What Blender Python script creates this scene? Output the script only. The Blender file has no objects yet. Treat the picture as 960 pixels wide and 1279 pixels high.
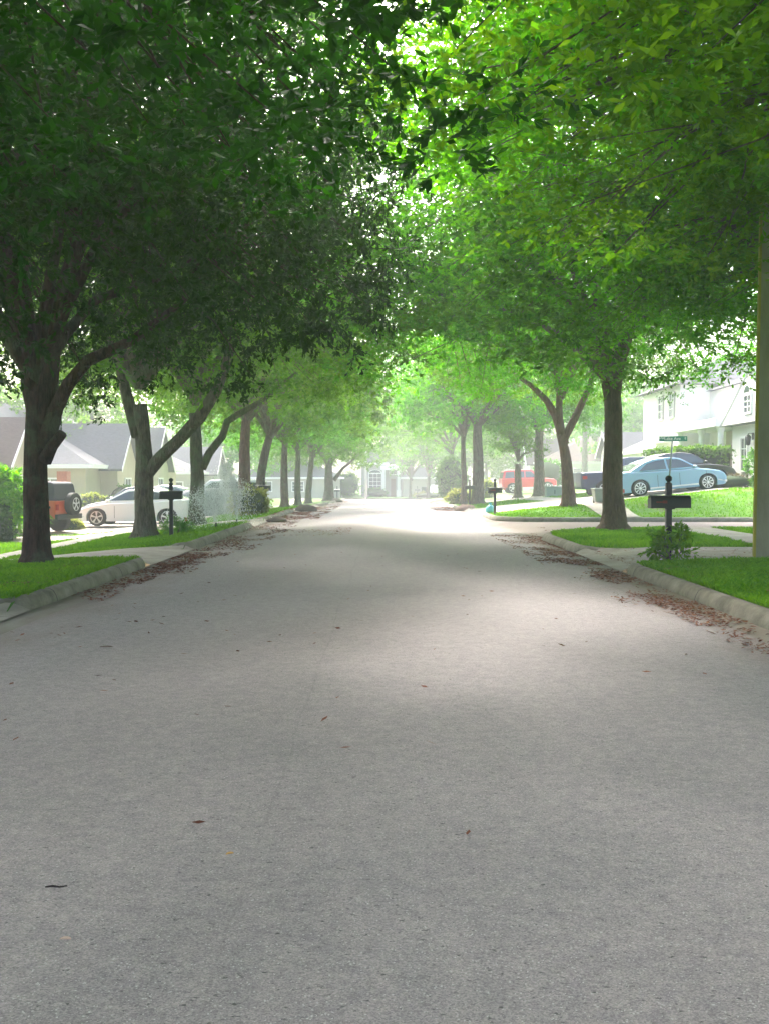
import bpy, bmesh, math, random
import numpy as np
from mathutils import Vector, Matrix, noise as mnoise
from math import pi, radians as R, sin, cos

S = bpy.context.scene
COL = S.collection
random.seed(7)
rng = np.random.default_rng(7)

# ------------------------------------------------------------------ camera
CH = 1.45                       # camera height
F = 1300.0                      # focal length in pixels of the 960 px wide photograph
cd = bpy.data.cameras.new("camera")
cam = bpy.data.objects.new("camera", cd); COL.objects.link(cam)
cd.sensor_fit = 'HORIZONTAL'; cd.sensor_width = 36.0; cd.lens = 36.0 * F / 960.0
cd.clip_start = 0.05; cd.clip_end = 2000
cam.location = (0, 0, CH)
PITCH = math.atan(42.5 / F)
cam.rotation_euler = (pi / 2 - PITCH, 0, 0)
S.camera = cam

# ------------------------------------------------------------------ sky, sun, exposure
SUN_EL, SUN_AZ = R(47), R(-14)   # azimuth from +Y (ahead) towards +X (right)
w = bpy.data.worlds.new("World"); S.world = w; w.use_nodes = True
nt = w.node_tree; nt.nodes.clear()
sky = nt.nodes.new("ShaderNodeTexSky"); sky.sky_type = 'NISHITA'; sky.sun_disc = False
sky.sun_elevation = SUN_EL; sky.sun_rotation = SUN_AZ
sky.air_density = 1.0; sky.dust_density = 6.0; sky.ozone_density = 1.0
bg = nt.nodes.new("ShaderNodeBackground"); bg.inputs[1].default_value = 0.15
wo = nt.nodes.new("ShaderNodeOutputWorld")
nt.links.new(sky.outputs[0], bg.inputs[0]); nt.links.new(bg.outputs[0], wo.inputs[0])
sl = bpy.data.lights.new("sun", 'SUN'); sl.energy = 2.3; sl.angle = R(14); sl.color = (1.0, 0.96, 0.9)
so = bpy.data.objects.new("sun", sl); COL.objects.link(so)
sd = Vector((sin(SUN_AZ) * cos(SUN_EL), cos(SUN_AZ) * cos(SUN_EL), sin(SUN_EL)))
so.rotation_euler = sd.to_track_quat('Z', 'Y').to_euler()
S.view_settings.view_transform = 'Standard'; S.view_settings.look = 'None'
S.view_settings.exposure = 2.8; S.view_settings.gamma = 1.0
S.render.engine = 'CYCLES'
cy = S.cycles
cy.use_denoising = True
cy.max_bounces = 8; cy.diffuse_bounces = 3; cy.glossy_bounces = 2; cy.transmission_bounces = 4
cy.transparent_max_bounces = 8; cy.volume_bounces = 1
cy.use_adaptive_sampling = True; cy.adaptive_threshold = 0.02
HAZE = 0.0030

# ------------------------------------------------------------------ terrain
def sst(a, b, x):
    t = min(1.0, max(0.0, (x - a) / (b - a))); return t * t * (3 - 2 * t)
def zr(Y):
    return -0.85 * min(1.0, max(0.0, (Y - 42) / 70.0))
XL, XR = -3.85, 3.65            # edges of the roadway
SY0, SY1 = 27.3, 34.3           # side street
DRIVES_L = [(7.4, 11.0), (17.3, 20.7), (31.0, 34.5), (45.0, 48.0), (57.5, 61), (72.5, 76), (88.5, 92)]
DRIVES_R = [(16.2, 19.6), (39.5, 47.5), (56.5, 60), (75.5, 80.5), (90.5, 94)]
def gz(X, Y):
    b = zr(Y)
    if Y > 103.5:
        return b + 0.12 * (Y > 111.2)
    if XL <= X <= XR: return b
    left = X < 0
    d = (XL - X) if left else (X - XR)
    if not left and SY0 - .05 < Y < SY1 + .05: return b
    if left:
        s = sst(13, 22, Y) * (1 - sst(95, 104, Y))
        z = 0.13 - min(0.62, 0.1 * max(0, d - .2)) * s
    else:
        s = sst(34.3, 38.5, Y) * (1 - sst(90, 103, Y))
        z = 0.13 + 0.1 * min(9.0, max(0, d - .5)) * s
    k = 0
    for a, c in (DRIVES_L if left else DRIVES_R):
        k = max(k, sst(a - .35, a + .1, Y) * (1 - sst(c - .1, c + .35, Y)))
    k *= 1 - sst(0.1, 1.5, d)
    return b + z * (1 - k) + 0.012 * k
def W(px, py, Y):
    """pixel of the 960x1279 photograph at depth Y -> world point"""
    u = (px - 480) / F; v = (639.5 - py) / F
    dy = cos(PITCH) + v * sin(PITCH); dz = -sin(PITCH) + v * cos(PITCH)
    return Vector((u / dy * Y, Y, CH + dz / dy * Y))

# ------------------------------------------------------------------ materials
MATS = {}
def mat(name, col, rough=.7, metal=0, spec=.4, noise=None, bump=None, coat=0, emit=None, alpha=None):
    """col: colour, noise=(scale, colour2, stretch) mixes a second colour of the thing; bump=(scale, strength)"""
    if name in MATS: return MATS[name]
    m = bpy.data.materials.new(name); m.use_nodes = True; MATS[name] = m
    n = m.node_tree; p = n.nodes["Principled BSDF"]
    p.inputs["Base Color"].default_value = (*col, 1); p.inputs["Roughness"].default_value = rough
    p.inputs["Metallic"].default_value = metal; p.inputs["Specular IOR Level"].default_value = spec
    p.inputs["Coat Weight"].default_value = coat
    tc = n.nodes.new("ShaderNodeTexCoord"); mp = n.nodes.new("ShaderNodeMapping")
    n.links.new(tc.outputs["Object"], mp.inputs[0])
    if noise:
        sc, c2, st = noise
        mp.inputs["Scale"].default_value = st
        t = n.nodes.new("ShaderNodeTexNoise"); t.inputs["Scale"].default_value = sc; t.inputs["Detail"].default_value = 6
        t.inputs["Roughness"].default_value = .65
        r = n.nodes.new("ShaderNodeValToRGB"); r.color_ramp.elements[0].position = .35; r.color_ramp.elements[1].position = .68
        r.color_ramp.elements[0].color = (*col, 1); r.color_ramp.elements[1].color = (*c2, 1)
        n.links.new(mp.outputs[0], t.inputs["Vector"]); n.links.new(t.outputs[0], r.inputs[0]); n.links.new(r.outputs[0], p.inputs["Base Color"])
    if bump:
        t2 = n.nodes.new("ShaderNodeTexNoise"); t2.inputs["Scale"].default_value = bump[0]; t2.inputs["Detail"].default_value = 5
        b = n.nodes.new("ShaderNodeBump"); b.inputs["Strength"].default_value = bump[1]; b.inputs["Distance"].default_value = .02
        n.links.new(mp.outputs[0], t2.inputs["Vector"]); n.links.new(t2.outputs[0], b.inputs["Height"]); n.links.new(b.outputs[0], p.inputs["Normal"])
    return m

def bark_mat(name, c1, c2, moss, moss_top=2.0):
    m = bpy.data.materials.new(name); m.use_nodes = True; MATS[name] = m
    n = m.node_tree; N = n.nodes; Lk = n.links; p = N["Principled BSDF"]; p.inputs["Roughness"].default_value = .9
    p.inputs["Specular IOR Level"].default_value = .15
    tc = N.new("ShaderNodeTexCoord"); mp = N.new("ShaderNodeMapping"); mp.inputs["Scale"].default_value = (1, 1, .22)
    Lk.new(tc.outputs["Object"], mp.inputs[0])
    t = N.new("ShaderNodeTexNoise"); t.inputs["Scale"].default_value = 16; t.inputs["Detail"].default_value = 8; t.inputs["Roughness"].default_value = .7
    Lk.new(mp.outputs[0], t.inputs["Vector"])
    r = N.new("ShaderNodeValToRGB"); r.color_ramp.elements[0].position = .38; r.color_ramp.elements[1].position = .62
    r.color_ramp.elements[0].color = (*c1, 1); r.color_ramp.elements[1].color = (*c2, 1); Lk.new(t.outputs[0], r.inputs[0])
    t2 = N.new("ShaderNodeTexNoise"); t2.inputs["Scale"].default_value = 2.6; t2.inputs["Detail"].default_value = 7; t2.inputs["Roughness"].default_value = .65
    Lk.new(tc.outputs["Object"], t2.inputs["Vector"])
    r2 = N.new("ShaderNodeValToRGB"); r2.color_ramp.elements[0].position = .5; r2.color_ramp.elements[1].position = .62
    r2.color_ramp.elements[1].color = (.75, .75, .75, 1); Lk.new(t2.outputs[0], r2.inputs[0])
    mx = N.new("ShaderNodeMix"); mx.data_type = 'RGBA'; Lk.new(r2.outputs[0], mx.inputs[0]); Lk.new(r.outputs[0], mx.inputs[6]); mx.inputs[7].default_value = (*moss, 1)
    Lk.new(mx.outputs[2], p.inputs["Base Color"])
    v = N.new("ShaderNodeTexVoronoi"); v.inputs["Scale"].default_value = 22; v.feature = 'DISTANCE_TO_EDGE'
    mp2 = N.new("ShaderNodeMapping"); mp2.inputs["Scale"].default_value = (1, 1, .18); Lk.new(tc.outputs["Object"], mp2.inputs[0]); Lk.new(mp2.outputs[0], v.inputs["Vector"])
    ad = N.new("ShaderNodeMath"); ad.operation = 'ADD'; Lk.new(v.outputs[0], ad.inputs[0]); Lk.new(t.outputs[0], ad.inputs[1])
    b = N.new("ShaderNodeBump"); b.inputs["Strength"].default_value = 1.0; b.inputs["Distance"].default_value = .05
    Lk.new(ad.outputs[0], b.inputs["Height"]); Lk.new(b.outputs[0], p.inputs["Normal"])
    return m

def leaf_mat(name, c1, c2, tr, trans=.45, rough=.45):
    """leaf blades: colour varies from leaf to leaf (attribute rnd), thin and translucent"""
    m = bpy.data.materials.new(name); m.use_nodes = True; MATS[name] = m
    n = m.node_tree; N = n.nodes; Lk = n.links; p = N["Principled BSDF"]; out = N["Material Output"]
    at = N.new("ShaderNodeAttribute"); at.attribute_name = "rnd"
    oi = N.new("ShaderNodeObjectInfo")
    r = N.new("ShaderNodeValToRGB"); r.color_ramp.elements[0].color = (*c1, 1); r.color_ramp.elements[1].color = (*c2, 1)
    Lk.new(at.outputs["Fac"], r.inputs[0])
    hs = N.new("ShaderNodeHueSaturation"); Lk.new(r.outputs[0], hs.inputs["Color"])
    mr = N.new("ShaderNodeMapRange"); mr.inputs[3].default_value = .485; mr.inputs[4].default_value = .51
    Lk.new(oi.outputs["Random"], mr.inputs[0]); Lk.new(mr.outputs[0], hs.inputs["Hue"])
    mr2 = N.new("ShaderNodeMapRange"); mr2.inputs[3].default_value = .85; mr2.inputs[4].default_value = 1.2
    Lk.new(oi.outputs["Random"], mr2.inputs[0]); Lk.new(mr2.outputs[0], hs.inputs["Value"])
    Lk.new(hs.outputs[0], p.inputs["Base Color"]); p.inputs["Roughness"].default_value = max(rough, .55); p.inputs["Specular IOR Level"].default_value = .06
    tl = N.new("ShaderNodeBsdfTranslucent")
    mxc = N.new("ShaderNodeMix"); mxc.data_type = 'RGBA'; mxc.blend_type = 'MULTIPLY'; mxc.inputs[0].default_value = 1
    Lk.new(hs.outputs[0], mxc.inputs[6]); mxc.inputs[7].default_value = (*tr, 1); Lk.new(mxc.outputs[2], tl.inputs["Color"])
    mx = N.new("ShaderNodeMixShader"); mx.inputs[0].default_value = trans
    Lk.new(p.outputs[0], mx.inputs[1]); Lk.new(tl.outputs[0], mx.inputs[2]); Lk.new(mx.outputs[0], out.inputs[0])
    return m

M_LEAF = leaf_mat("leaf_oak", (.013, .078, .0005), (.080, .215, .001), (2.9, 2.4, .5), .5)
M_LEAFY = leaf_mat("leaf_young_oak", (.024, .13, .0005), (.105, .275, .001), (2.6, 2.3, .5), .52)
M_LEAFD = leaf_mat("leaf_shaded_oak", (.004, .032, .0006), (.020, .088, .001), (2.2, 2.3, .6), .34)  # oak leaf darkened: backlit shade of the left crowns put into its colour
M_SHRUB = leaf_mat("leaf_shrub", (.03, .12, .008), (.11, .25, .018), (1.8, 1.8, 1.2), .35)
M_HEDGE = leaf_mat("leaf_hedge", (.015, .05, .010), (.04, .10, .02), (1.8, 1.8, 1.2), .3)
M_YSHRUB = leaf_mat("leaf_yellow_shrub", (.16, .20, .03), (.30, .32, .07), (1.5, 1.5, 1.2), .35)
M_GRASS = leaf_mat("grass_blade", (.035, .17, .001), (.15, .36, .003), (2.0, 1.9, .8), .4, .6)
M_LITTER = leaf_mat("dead_leaf", (.085, .028, .014), (.30, .14, .075), (1, 1, 1), .15, .8)
BARK1 = bark_mat("bark_dark", (.022, .011, .008), (.075, .038, .028), (.07, .085, .05))
BARK2 = bark_mat("bark_grey", (.06, .045, .035), (.17, .13, .105), (.13, .15, .10))
BARK3 = bark_mat("bark_green", (.05, .05, .035), (.13, .125, .085), (.09, .14, .07))

# ------------------------------------------------------------------ mesh helpers
def link_obj(name, me, parent=None):
    o = bpy.data.objects.new(name, me); COL.objects.link(o)
    if parent: o.parent = parent
    return o
def np_mesh(name, verts, faces, material, rnd=None, smooth=False):
    """verts (n,3), faces (m,k) all of one size"""
    me = bpy.data.meshes.new(name); k = faces.shape[1]
    me.vertices.add(len(verts)); me.vertices.foreach_set("co", np.asarray(verts, np.float32).ravel())
    me.loops.add(faces.size); me.loops.foreach_set("vertex_index", faces.astype(np.int32).ravel())
    me.polygons.add(len(faces)); me.polygons.foreach_set("loop_start", np.arange(0, faces.size, k, dtype=np.int32))
    try: me.polygons.foreach_set("loop_total", np.full(len(faces), k, np.int32))
    except Exception: pass
    if smooth: me.polygons.foreach_set("use_smooth", np.ones(len(faces), bool))
    me.update(calc_edges=True)
    if rnd is not None:
        a = me.attributes.new("rnd", 'FLOAT', 'POINT'); a.data.foreach_set("value", np.asarray(rnd, np.float32))
    me.materials.append(material)
    return me

class MB:
    def __init__(s): s.v = []; s.f = []; s.mi = []; s.cur = 0
    def quad(s, *pts):
        b = len(s.v); s.v += [tuple(p) for p in pts]; s.f.append(tuple(range(b, b + len(pts)))); s.mi.append(s.cur); return s
    def box(s, x0, x1, y0, y1, z0, z1):
        b = len(s.v)
        s.v += [(x0, y0, z0), (x1, y0, z0), (x1, y1, z0), (x0, y1, z0), (x0, y0, z1), (x1, y0, z1), (x1, y1, z1), (x0, y1, z1)]
        for f in ((0, 3, 2, 1), (4, 5, 6, 7), (0, 1, 5, 4), (1, 2, 6, 5), (2, 3, 7, 6), (3, 0, 4, 7)):
            s.f.append(tuple(b + i for i in f)); s.mi.append(s.cur)
        return s
    def prism(s, poly, y0, y1, axis='y'):
        """poly of (a,b); extruded along the axis"""
        b = len(s.v); n = len(poly)
        for t in (y0, y1):
            for a, c in poly:
                s.v.append({'y': (a, t, c), 'x': (t, a, c), 'z': (a, c, t)}[axis])
        s.f.append(tuple(b + i for i in range(n))); s.f.append(tuple(b + n + i for i in reversed(range(n)))); s.mi += [s.cur] * 2
        for i in range(n):
            j = (i + 1) % n; s.f.append((b + i, b + n + i, b + n + j, b + j)); s.mi.append(s.cur)
        return s
    def tube(s, pts, rad, n=8, jit=0, seed=0, cap=True):
        pts = [Vector(p) for p in pts]; b = len(s.v); m = len(pts); prev = None
        for i, p in enumerate(pts):
            t = (pts[min(i + 1, m - 1)] - pts[max(i - 1, 0)]).normalized()
            if prev is None:
                u = t.cross(Vector((0, 1, 0)) if abs(t.y) < .9 else Vector((1, 0, 0))).normalized()
            else:
                u = (prev - t * prev.dot(t)).normalized()
            prev = u; v = t.cross(u)
            for k in range(n):
                a = 2 * pi * k / n; q = u * cos(a) + v * sin(a); rr = rad[i]
                if jit: rr *= 1 + jit * mnoise.noise(Vector((q.x * 1.3 + seed, q.y * 1.3, p.z * 1.1 + q.z)))
                s.v.append(tuple(p + q * rr))
        for i in range(m - 1):
            for k in range(n):
                k2 = (k + 1) % n
                s.f.append((b + i * n + k, b + i * n + k2, b + (i + 1) * n + k2, b + (i + 1) * n + k)); s.mi.append(s.cur)
        if cap:
            s.f.append(tuple(b + k for k in reversed(range(n)))); s.f.append(tuple(b + (m - 1) * n + k for k in range(n))); s.mi += [s.cur] * 2
        return s
    def lathe(s, prof, c=(0, 0, 0), n=16, axis='z'):
        b = len(s.v); m = len(prof)
        for r, h in prof:
            for k in range(n):
                a = 2 * pi * k / n
                p = {'z': (r * cos(a), r * sin(a), h), 'y': (r * cos(a), h, r * sin(a)), 'x': (h, r * cos(a), r * sin(a))}[axis]
                s.v.append((p[0] + c[0], p[1] + c[1], p[2] + c[2]))
        for i in range(m - 1):
            for k in range(n):
                k2 = (k + 1) % n; s.f.append((b + i * n + k, b + i * n + k2, b + (i + 1) * n + k2, b + (i + 1) * n + k)); s.mi.append(s.cur)
        s.f.append(tuple(b + k for k in reversed(range(n)))); s.f.append(tuple(b + (m - 1) * n + k for k in range(n))); s.mi += [s.cur] * 2
        return s
    def build(s, name, m, parent=None, smooth=False, bevel=0, loc=None):
        me = bpy.data.meshes.new(name); me.from_pydata(s.v, [], s.f)
        for mm in (m if isinstance(m, (list, tuple)) else [m]): me.materials.append(mm)
        me.polygons.foreach_set("material_index", s.mi)
        bm = bmesh.new(); bm.from_mesh(me); bmesh.ops.recalc_face_normals(bm, faces=bm.faces); bm.to_mesh(me); bm.free()
        if smooth: me.polygons.foreach_set("use_smooth", [True] * len(me.polygons))
        me.update()
        o = link_obj(name, me, parent)
        if loc: o.location = loc
        if bevel:
            md = o.modifiers.new("bevel", 'BEVEL'); md.width = bevel; md.segments = 2; md.limit_method = 'ANGLE'; md.angle_limit = R(30); md.harden_normals = False
        return o
def thing(name, label, cat, loc=(0, 0, 0), rz=0, group=None):
    o = bpy.data.objects.new(name, None); COL.objects.link(o); o.empty_display_size = .2
    o.location = loc; o.rotation_euler = (0, 0, rz); tag(o, label, cat, group); return o
def tag(o, label, cat, group=None, kind=None):
    o['label'] = label; o['category'] = cat
    if group: o['group'] = group
    if kind: o['kind'] = kind
    return o
def struct(o, label=None):
    o['kind'] = 'structure'
    if label: o['label'] = label; o['category'] = 'ground'
    return o

# ------------------------------------------------------------------ ground materials
def road_material():
    m = bpy.data.materials.new("road_surface"); m.use_nodes = True
    n = m.node_tree; N = n.nodes; Lk = n.links; p = N["Principled BSDF"]
    tc = N.new("ShaderNodeTexCoord")
    def noise(sc, det=4, ro=.6, vec=None, st=None):
        t = N.new("ShaderNodeTexNoise"); t.inputs["Scale"].default_value = sc; t.inputs["Detail"].default_value = det; t.inputs["Roughness"].default_value = ro
        if st:
            mp = N.new("ShaderNodeMapping"); mp.inputs["Scale"].default_value = st; Lk.new(tc.outputs["Object"], mp.inputs[0]); Lk.new(mp.outputs[0], t.inputs["Vector"])
        else: Lk.new(tc.outputs["Object"], t.inputs["Vector"])
        return t
    def ramp(src, a, b, ca, cb):
        r = N.new("ShaderNodeValToRGB"); r.color_ramp.elements[0].position = a; r.color_ramp.elements[1].position = b
        r.color_ramp.elements[0].color = (*ca, 1); r.color_ramp.elements[1].color = (*cb, 1); Lk.new(src, r.inputs[0]); return r
    def mix(f, a, b, mode='MIX'):
        x = N.new("ShaderNodeMix"); x.data_type = 'RGBA'; x.blend_type = mode
        if isinstance(f, float): x.inputs[0].default_value = f
        else: Lk.new(f, x.inputs[0])
        for i, s in ((6, a), (7, b)):
            if isinstance(s, tuple): x.inputs[i].default_value = (*s, 1)
            else: Lk.new(s, x.inputs[i])
        return x.outputs[2]
    big = ramp(noise(.35, 5, .6, st=(1, .35, 1)).outputs[0], .35, .7, (.275, .240, .248), (.350, .308, .314))
    # aggregate: small stones, each with a grey of its own
    v = N.new("ShaderNodeTexVoronoi"); v.inputs["Scale"].default_value = 210; Lk.new(tc.outputs["Object"], v.inputs["Vector"])
    sep = N.new("ShaderNodeSeparateColor"); Lk.new(v.outputs["Color"], sep.inputs[0])
    ag = ramp(sep.outputs[0], .0, 1.0, (.68, .68, .69), (1.32, 1.30, 1.28))
    c = mix(1.0, big.outputs[0], ag.outputs[0], 'MULTIPLY')
    mid = ramp(noise(14, 5, .75).outputs[0], .38, .66, (.82, .82, .84), (1.12, 1.1, 1.08)); c = mix(1.0, c, mid.outputs[0], 'MULTIPLY')
    pits = ramp(noise(38, 3, .6, st=(1, 1.6, 1)).outputs[0], .63, .70, (0, 0, 0), (1, 1, 1)); c = mix(pits.outputs[0], c, (.075, .07, .068))
    chips = ramp(sep.outputs[1], .965, .99, (0, 0, 0), (1, 1, 1)); c = mix(chips.outputs[0], c, (.50, .47, .46))
    # long paving seam, wandering a little, and tyre-polished bands
    sx = N.new("ShaderNodeSeparateXYZ"); Lk.new(tc.outputs["Object"], sx.inputs[0])
    nz = noise(.6, 3); ma = N.new("ShaderNodeMath"); ma.operation = 'MULTIPLY_ADD'; Lk.new(nz.outputs[0], ma.inputs[0]); ma.inputs[1].default_value = .10; Lk.new(sx.outputs[0], ma.inputs[2])
    ab = N.new("ShaderNodeMath"); ab.operation = 'ADD'; Lk.new(ma.outputs[0], ab.inputs[0]); ab.inputs[1].default_value = .44
    a2 = N.new("ShaderNodeMath"); a2.operation = 'ABSOLUTE'; Lk.new(ab.outputs[0], a2.inputs[0])
    seam = ramp(a2.outputs[0], .003, .010, (.16, .16, .16), (0, 0, 0)); c = mix(seam.outputs[0], c, (.09, .085, .08))
    # dirt blown against the gutters
    ax = N.new("ShaderNodeMath"); ax.operation = 'ABSOLUTE'; Lk.new(sx.outputs[0], ax.inputs[0])
    nd = noise(1.1, 6, .7, st=(1, .5, 1)); m3 = N.new("ShaderNodeMath"); m3.operation = 'MULTIPLY_ADD'; Lk.new(nd.outputs[0], m3.inputs[0]); m3.inputs[1].default_value = 2.2; Lk.new(ax.outputs[0], m3.inputs[2])
    dirt = ramp(m3.outputs[0], 0, 1, (0, 0, 0), (1, 1, 1))
    mr = N.new("ShaderNodeMapRange"); Lk.new(m3.outputs[0], mr.inputs[0]); mr.inputs[1].default_value = 3.9; mr.inputs[2].default_value = 4.9; mr.inputs[3].default_value = 0; mr.inputs[4].default_value = .7
    c = mix(mr.outputs[0], c, (.17, .115, .085))
    # damp dark stains
    st = ramp(noise(.5, 4, .5, st=(1, .8, 1)).outputs[0], .68, .74, (0, 0, 0), (.25, .25, .25)); c = mix(st.outputs[0], c, (.13, .115, .11))
    Lk.new(c, p.inputs["Base Color"]); p.inputs["Roughness"].default_value = .75; p.inputs["Specular IOR Level"].default_value = .45
    b = N.new("ShaderNodeBump"); b.inputs["Strength"].default_value = .55; b.inputs["Distance"].default_value = .004; Lk.new(v.outputs["Distance"], b.inputs["Height"])
    Lk.new(b.outputs[0], p.inputs["Normal"])
    return m
M_ROAD = road_material()
M_CONC = mat("pale_concrete", (.40, .36, .31), .85, noise=(2.2, (.27, .235, .195), (1, 1, 1)), bump=(60, .3))
M_KERB = mat("kerb_concrete", (.27, .25, .20), .9, noise=(3.0, (.13, .115, .085), (1, 1, 1)), bump=(40, .5))
M_SOIL = mat("lawn_ground", (.040, .15, .004), .95, noise=(1.4, (.10, .24, .008), (1, 1, 1)), bump=(30, .9))
def add_patches(m, c, scale, lo, hi):
    """bare or worn patches mixed over the material's colour"""
    n = m.node_tree; p = n.nodes["Principled BSDF"]; src = p.inputs["Base Color"].links[0].from_socket
    tc = n.nodes.new("ShaderNodeTexCoord"); t = n.nodes.new("ShaderNodeTexNoise"); t.inputs["Scale"].default_value = scale; t.inputs["Detail"].default_value = 8; t.inputs["Roughness"].default_value = .7
    n.links.new(tc.outputs["Object"], t.inputs["Vector"]); mr = n.nodes.new("ShaderNodeMapRange"); mr.inputs[1].default_value = lo; mr.inputs[2].default_value = hi; n.links.new(t.outputs[0], mr.inputs[0])
    x = n.nodes.new("ShaderNodeMix"); x.data_type = 'RGBA'; n.links.new(mr.outputs[0], x.inputs[0]); n.links.new(src, x.inputs[6]); x.inputs[7].default_value = (*c, 1); n.links.new(x.outputs[2], p.inputs["Base Color"])
def add_joints(m, step, c=(.05, .045, .04), wd=.004):
    """formed joints every few metres along Y"""
    n = m.node_tree; p = n.nodes["Principled BSDF"]; src = p.inputs["Base Color"].links[0].from_socket
    tc = n.nodes.new("ShaderNodeTexCoord"); sx = n.nodes.new("ShaderNodeSeparateXYZ"); n.links.new(tc.outputs["Object"], sx.inputs[0])
    d = n.nodes.new("ShaderNodeMath"); d.operation = 'DIVIDE'; n.links.new(sx.outputs[1], d.inputs[0]); d.inputs[1].default_value = step
    f = n.nodes.new("ShaderNodeMath"); f.operation = 'FRACT'; n.links.new(d.outputs[0], f.inputs[0])
    l = n.nodes.new("ShaderNodeMath"); l.operation = 'LESS_THAN'; n.links.new(f.outputs[0], l.inputs[0]); l.inputs[1].default_value = wd
    x = n.nodes.new("ShaderNodeMix"); x.data_type = 'RGBA'; n.links.new(l.outputs[0], x.inputs[0]); n.links.new(src, x.inputs[6]); x.inputs[7].default_value = (*c, 1); n.links.new(x.outputs[2], p.inputs["Base Color"])
add_patches(M_SOIL, (.10, .075, .04), .9, .56, .66)
add_patches(M_KERB, (.09, .08, .06), 1.3, .55, .72); add_joints(M_KERB, 3.05, wd=.008)
add_patches(M_CONC, (.20, .15, .12), .7, .55, .75); add_joints(M_CONC, 1.52, (.12, .10, .08), .012)

# ------------------------------------------------------------------ road and lawns
def seq(*segs):
    out = []
    for a, b, st in segs:
        n = max(1, round((b - a) / st)); out += [a + (b - a) * i / n for i in range(n)]
    return out + [segs[-1][1]]
def sheet(name, xs_fn, ys, m, off=0.0, zf=gz):
    """grid whose X lines may depend on Y"""
    v = []; f = []
    for y in ys:
        xs = xs_fn(y); nx = len(xs)
        for x in xs: v.append((x, y, zf(x, y) + off))
    for j in range(len(ys) - 1):
        for i in range(nx - 1):
            f.append((j * nx + i, j * nx + i + 1, (j + 1) * nx + i + 1, (j + 1) * nx + i))
    return struct(link_obj(name, np_mesh(name, np.array(v), np.array(f), m, smooth=True)))
YS_ALL = seq((-40, -4, 2), (-4, 36, .25), (36, 62, .5), (62, 103.6, .8))
GUT = .30
sheet("road", lambda y: seq((XL + GUT, XR - GUT, 1.0)), seq((-40, 104, 2)), M_ROAD, 0, lambda x, y: zr(y) + .035 * (1 - (x / 3.6) ** 2))
M_PAN = mat("gutter_pan", (.25, .225, .19), .85, noise=(2.0, (.15, .115, .09), (1, .4, 1)), bump=(50, .35))
sheet("gutter_left", lambda y: [XL - .03, XL + GUT + .01], seq((-40, 104, 1)), M_PAN, .003, lambda x, y: zr(y))
sheet("gutter_right", lambda y: [XR - GUT - .01, XR + .03], seq((-40, SY0, .93)), M_PAN, .003, lambda x, y: zr(y))
sheet("gutter_right", lambda y: [XR - GUT - .01, XR + .03], seq((SY1, 104, .97)), M_PAN, .003, lambda x, y: zr(y))
sheet("side_street", lambda y: seq((XR - GUT - .02, 90, 3)), seq((SY0 - 3.6, SY1 + 2, .5)), M_ROAD, -.004, lambda x, y: 0 if (SY0 - .1 < y < SY1 + .1 or x < 7.4) else -.2)
sheet("cross_street", lambda y: seq((-150, 150, 5)), seq((103.9, 111.1, 1.2)), M_ROAD, .004, lambda x, y: zr(y))
xl_lines = sorted([-x for x in seq((4.0, 9, .25), (9, 18, .75), (18, 60, 6), (60, 160, 25))])
sheet("lawn_left", lambda y: xl_lines, YS_ALL, M_SOIL)
RC1, RC2 = 3.4, 1.6
def arc_x(y, edge, r, s):
    t = (y - (edge - s * r)) * s
    return 0 if t <= 0 else r - math.sqrt(max(0, r * r - t * t))
XR_OFF = [0] + [x for x in seq((.2, 5, .25), (5, 14, .75), (14, 60, 6), (60, 150, 25))]
sheet("lawn_right", lambda y: [3.82 + arc_x(y, SY0 - .17, RC1, 1) + u for u in XR_OFF],
      seq((-40, -4, 2), (-4, 23, .25), (23, SY0 - .4, .15), (SY0 - .4, SY0 - .17, .03)), M_SOIL)
sheet("lawn_right_far", lambda y: [3.82 + arc_x(y, SY1 + .17, RC2, -1) + u for u in XR_OFF],
      seq((SY1 + .17, SY1 + .4, .03), (SY1 + .4, 37, .2), (37, 62, .5), (62, 103.6, .8)), M_SOIL)
sheet("lawn_far", lambda y: seq((-160, 160, 10)), seq((111.3, 122, 2), (122, 230, 12)), M_SOIL)
# driveways and pavements (cell lines follow the lawn's)
def strip(name, x0, x1, y0, y1, off=.02, m=None, flare=0):
    xs = [x for x in seq((x0, x1, .25 if abs(x1 - x0) < 15 else .8))]
    def zf(x, y): return gz(x, y)
    v = []; f = []; ny = max(2, round((y1 - y0) / .25)); k = 0
    for x in xs:
        d = abs(x) - 3.8; fl = flare * (1 - sst(0, 1.1, d)) if flare else 0
        for j in range(ny + 1):
            y = (y0 - fl) + (y1 - y0 + 2 * fl) * j / ny; v.append((x, y, zf(x, y) + off))
    for i in range(len(xs) - 1):
        for j in range(ny):
            a = i * (ny + 1) + j; f.append((a, a + ny + 1, a + ny + 2, a + 1))
    return struct(link_obj(name, np_mesh(name, np.array(v), np.array(f), m or M_CONC, smooth=True)))
for a, b in DRIVES_L: strip("driveway", -16.5, XL + .02, a, b, flare=.25)
strip("driveway", -17, -7.0, 35.0, 46.5, .024)
for a, b in DRIVES_R: strip("driveway", XR - .02, 15.9, a, b, flare=.25)
strip("pavement_left", -9.0, -7.8, -20, 103, .028)
strip("pavement_right", 7.3, 8.5, -20, SY0 - .2, .028)
strip("pavement_right", 7.3, 8.5, SY1 + .3, 103, .028)

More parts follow.
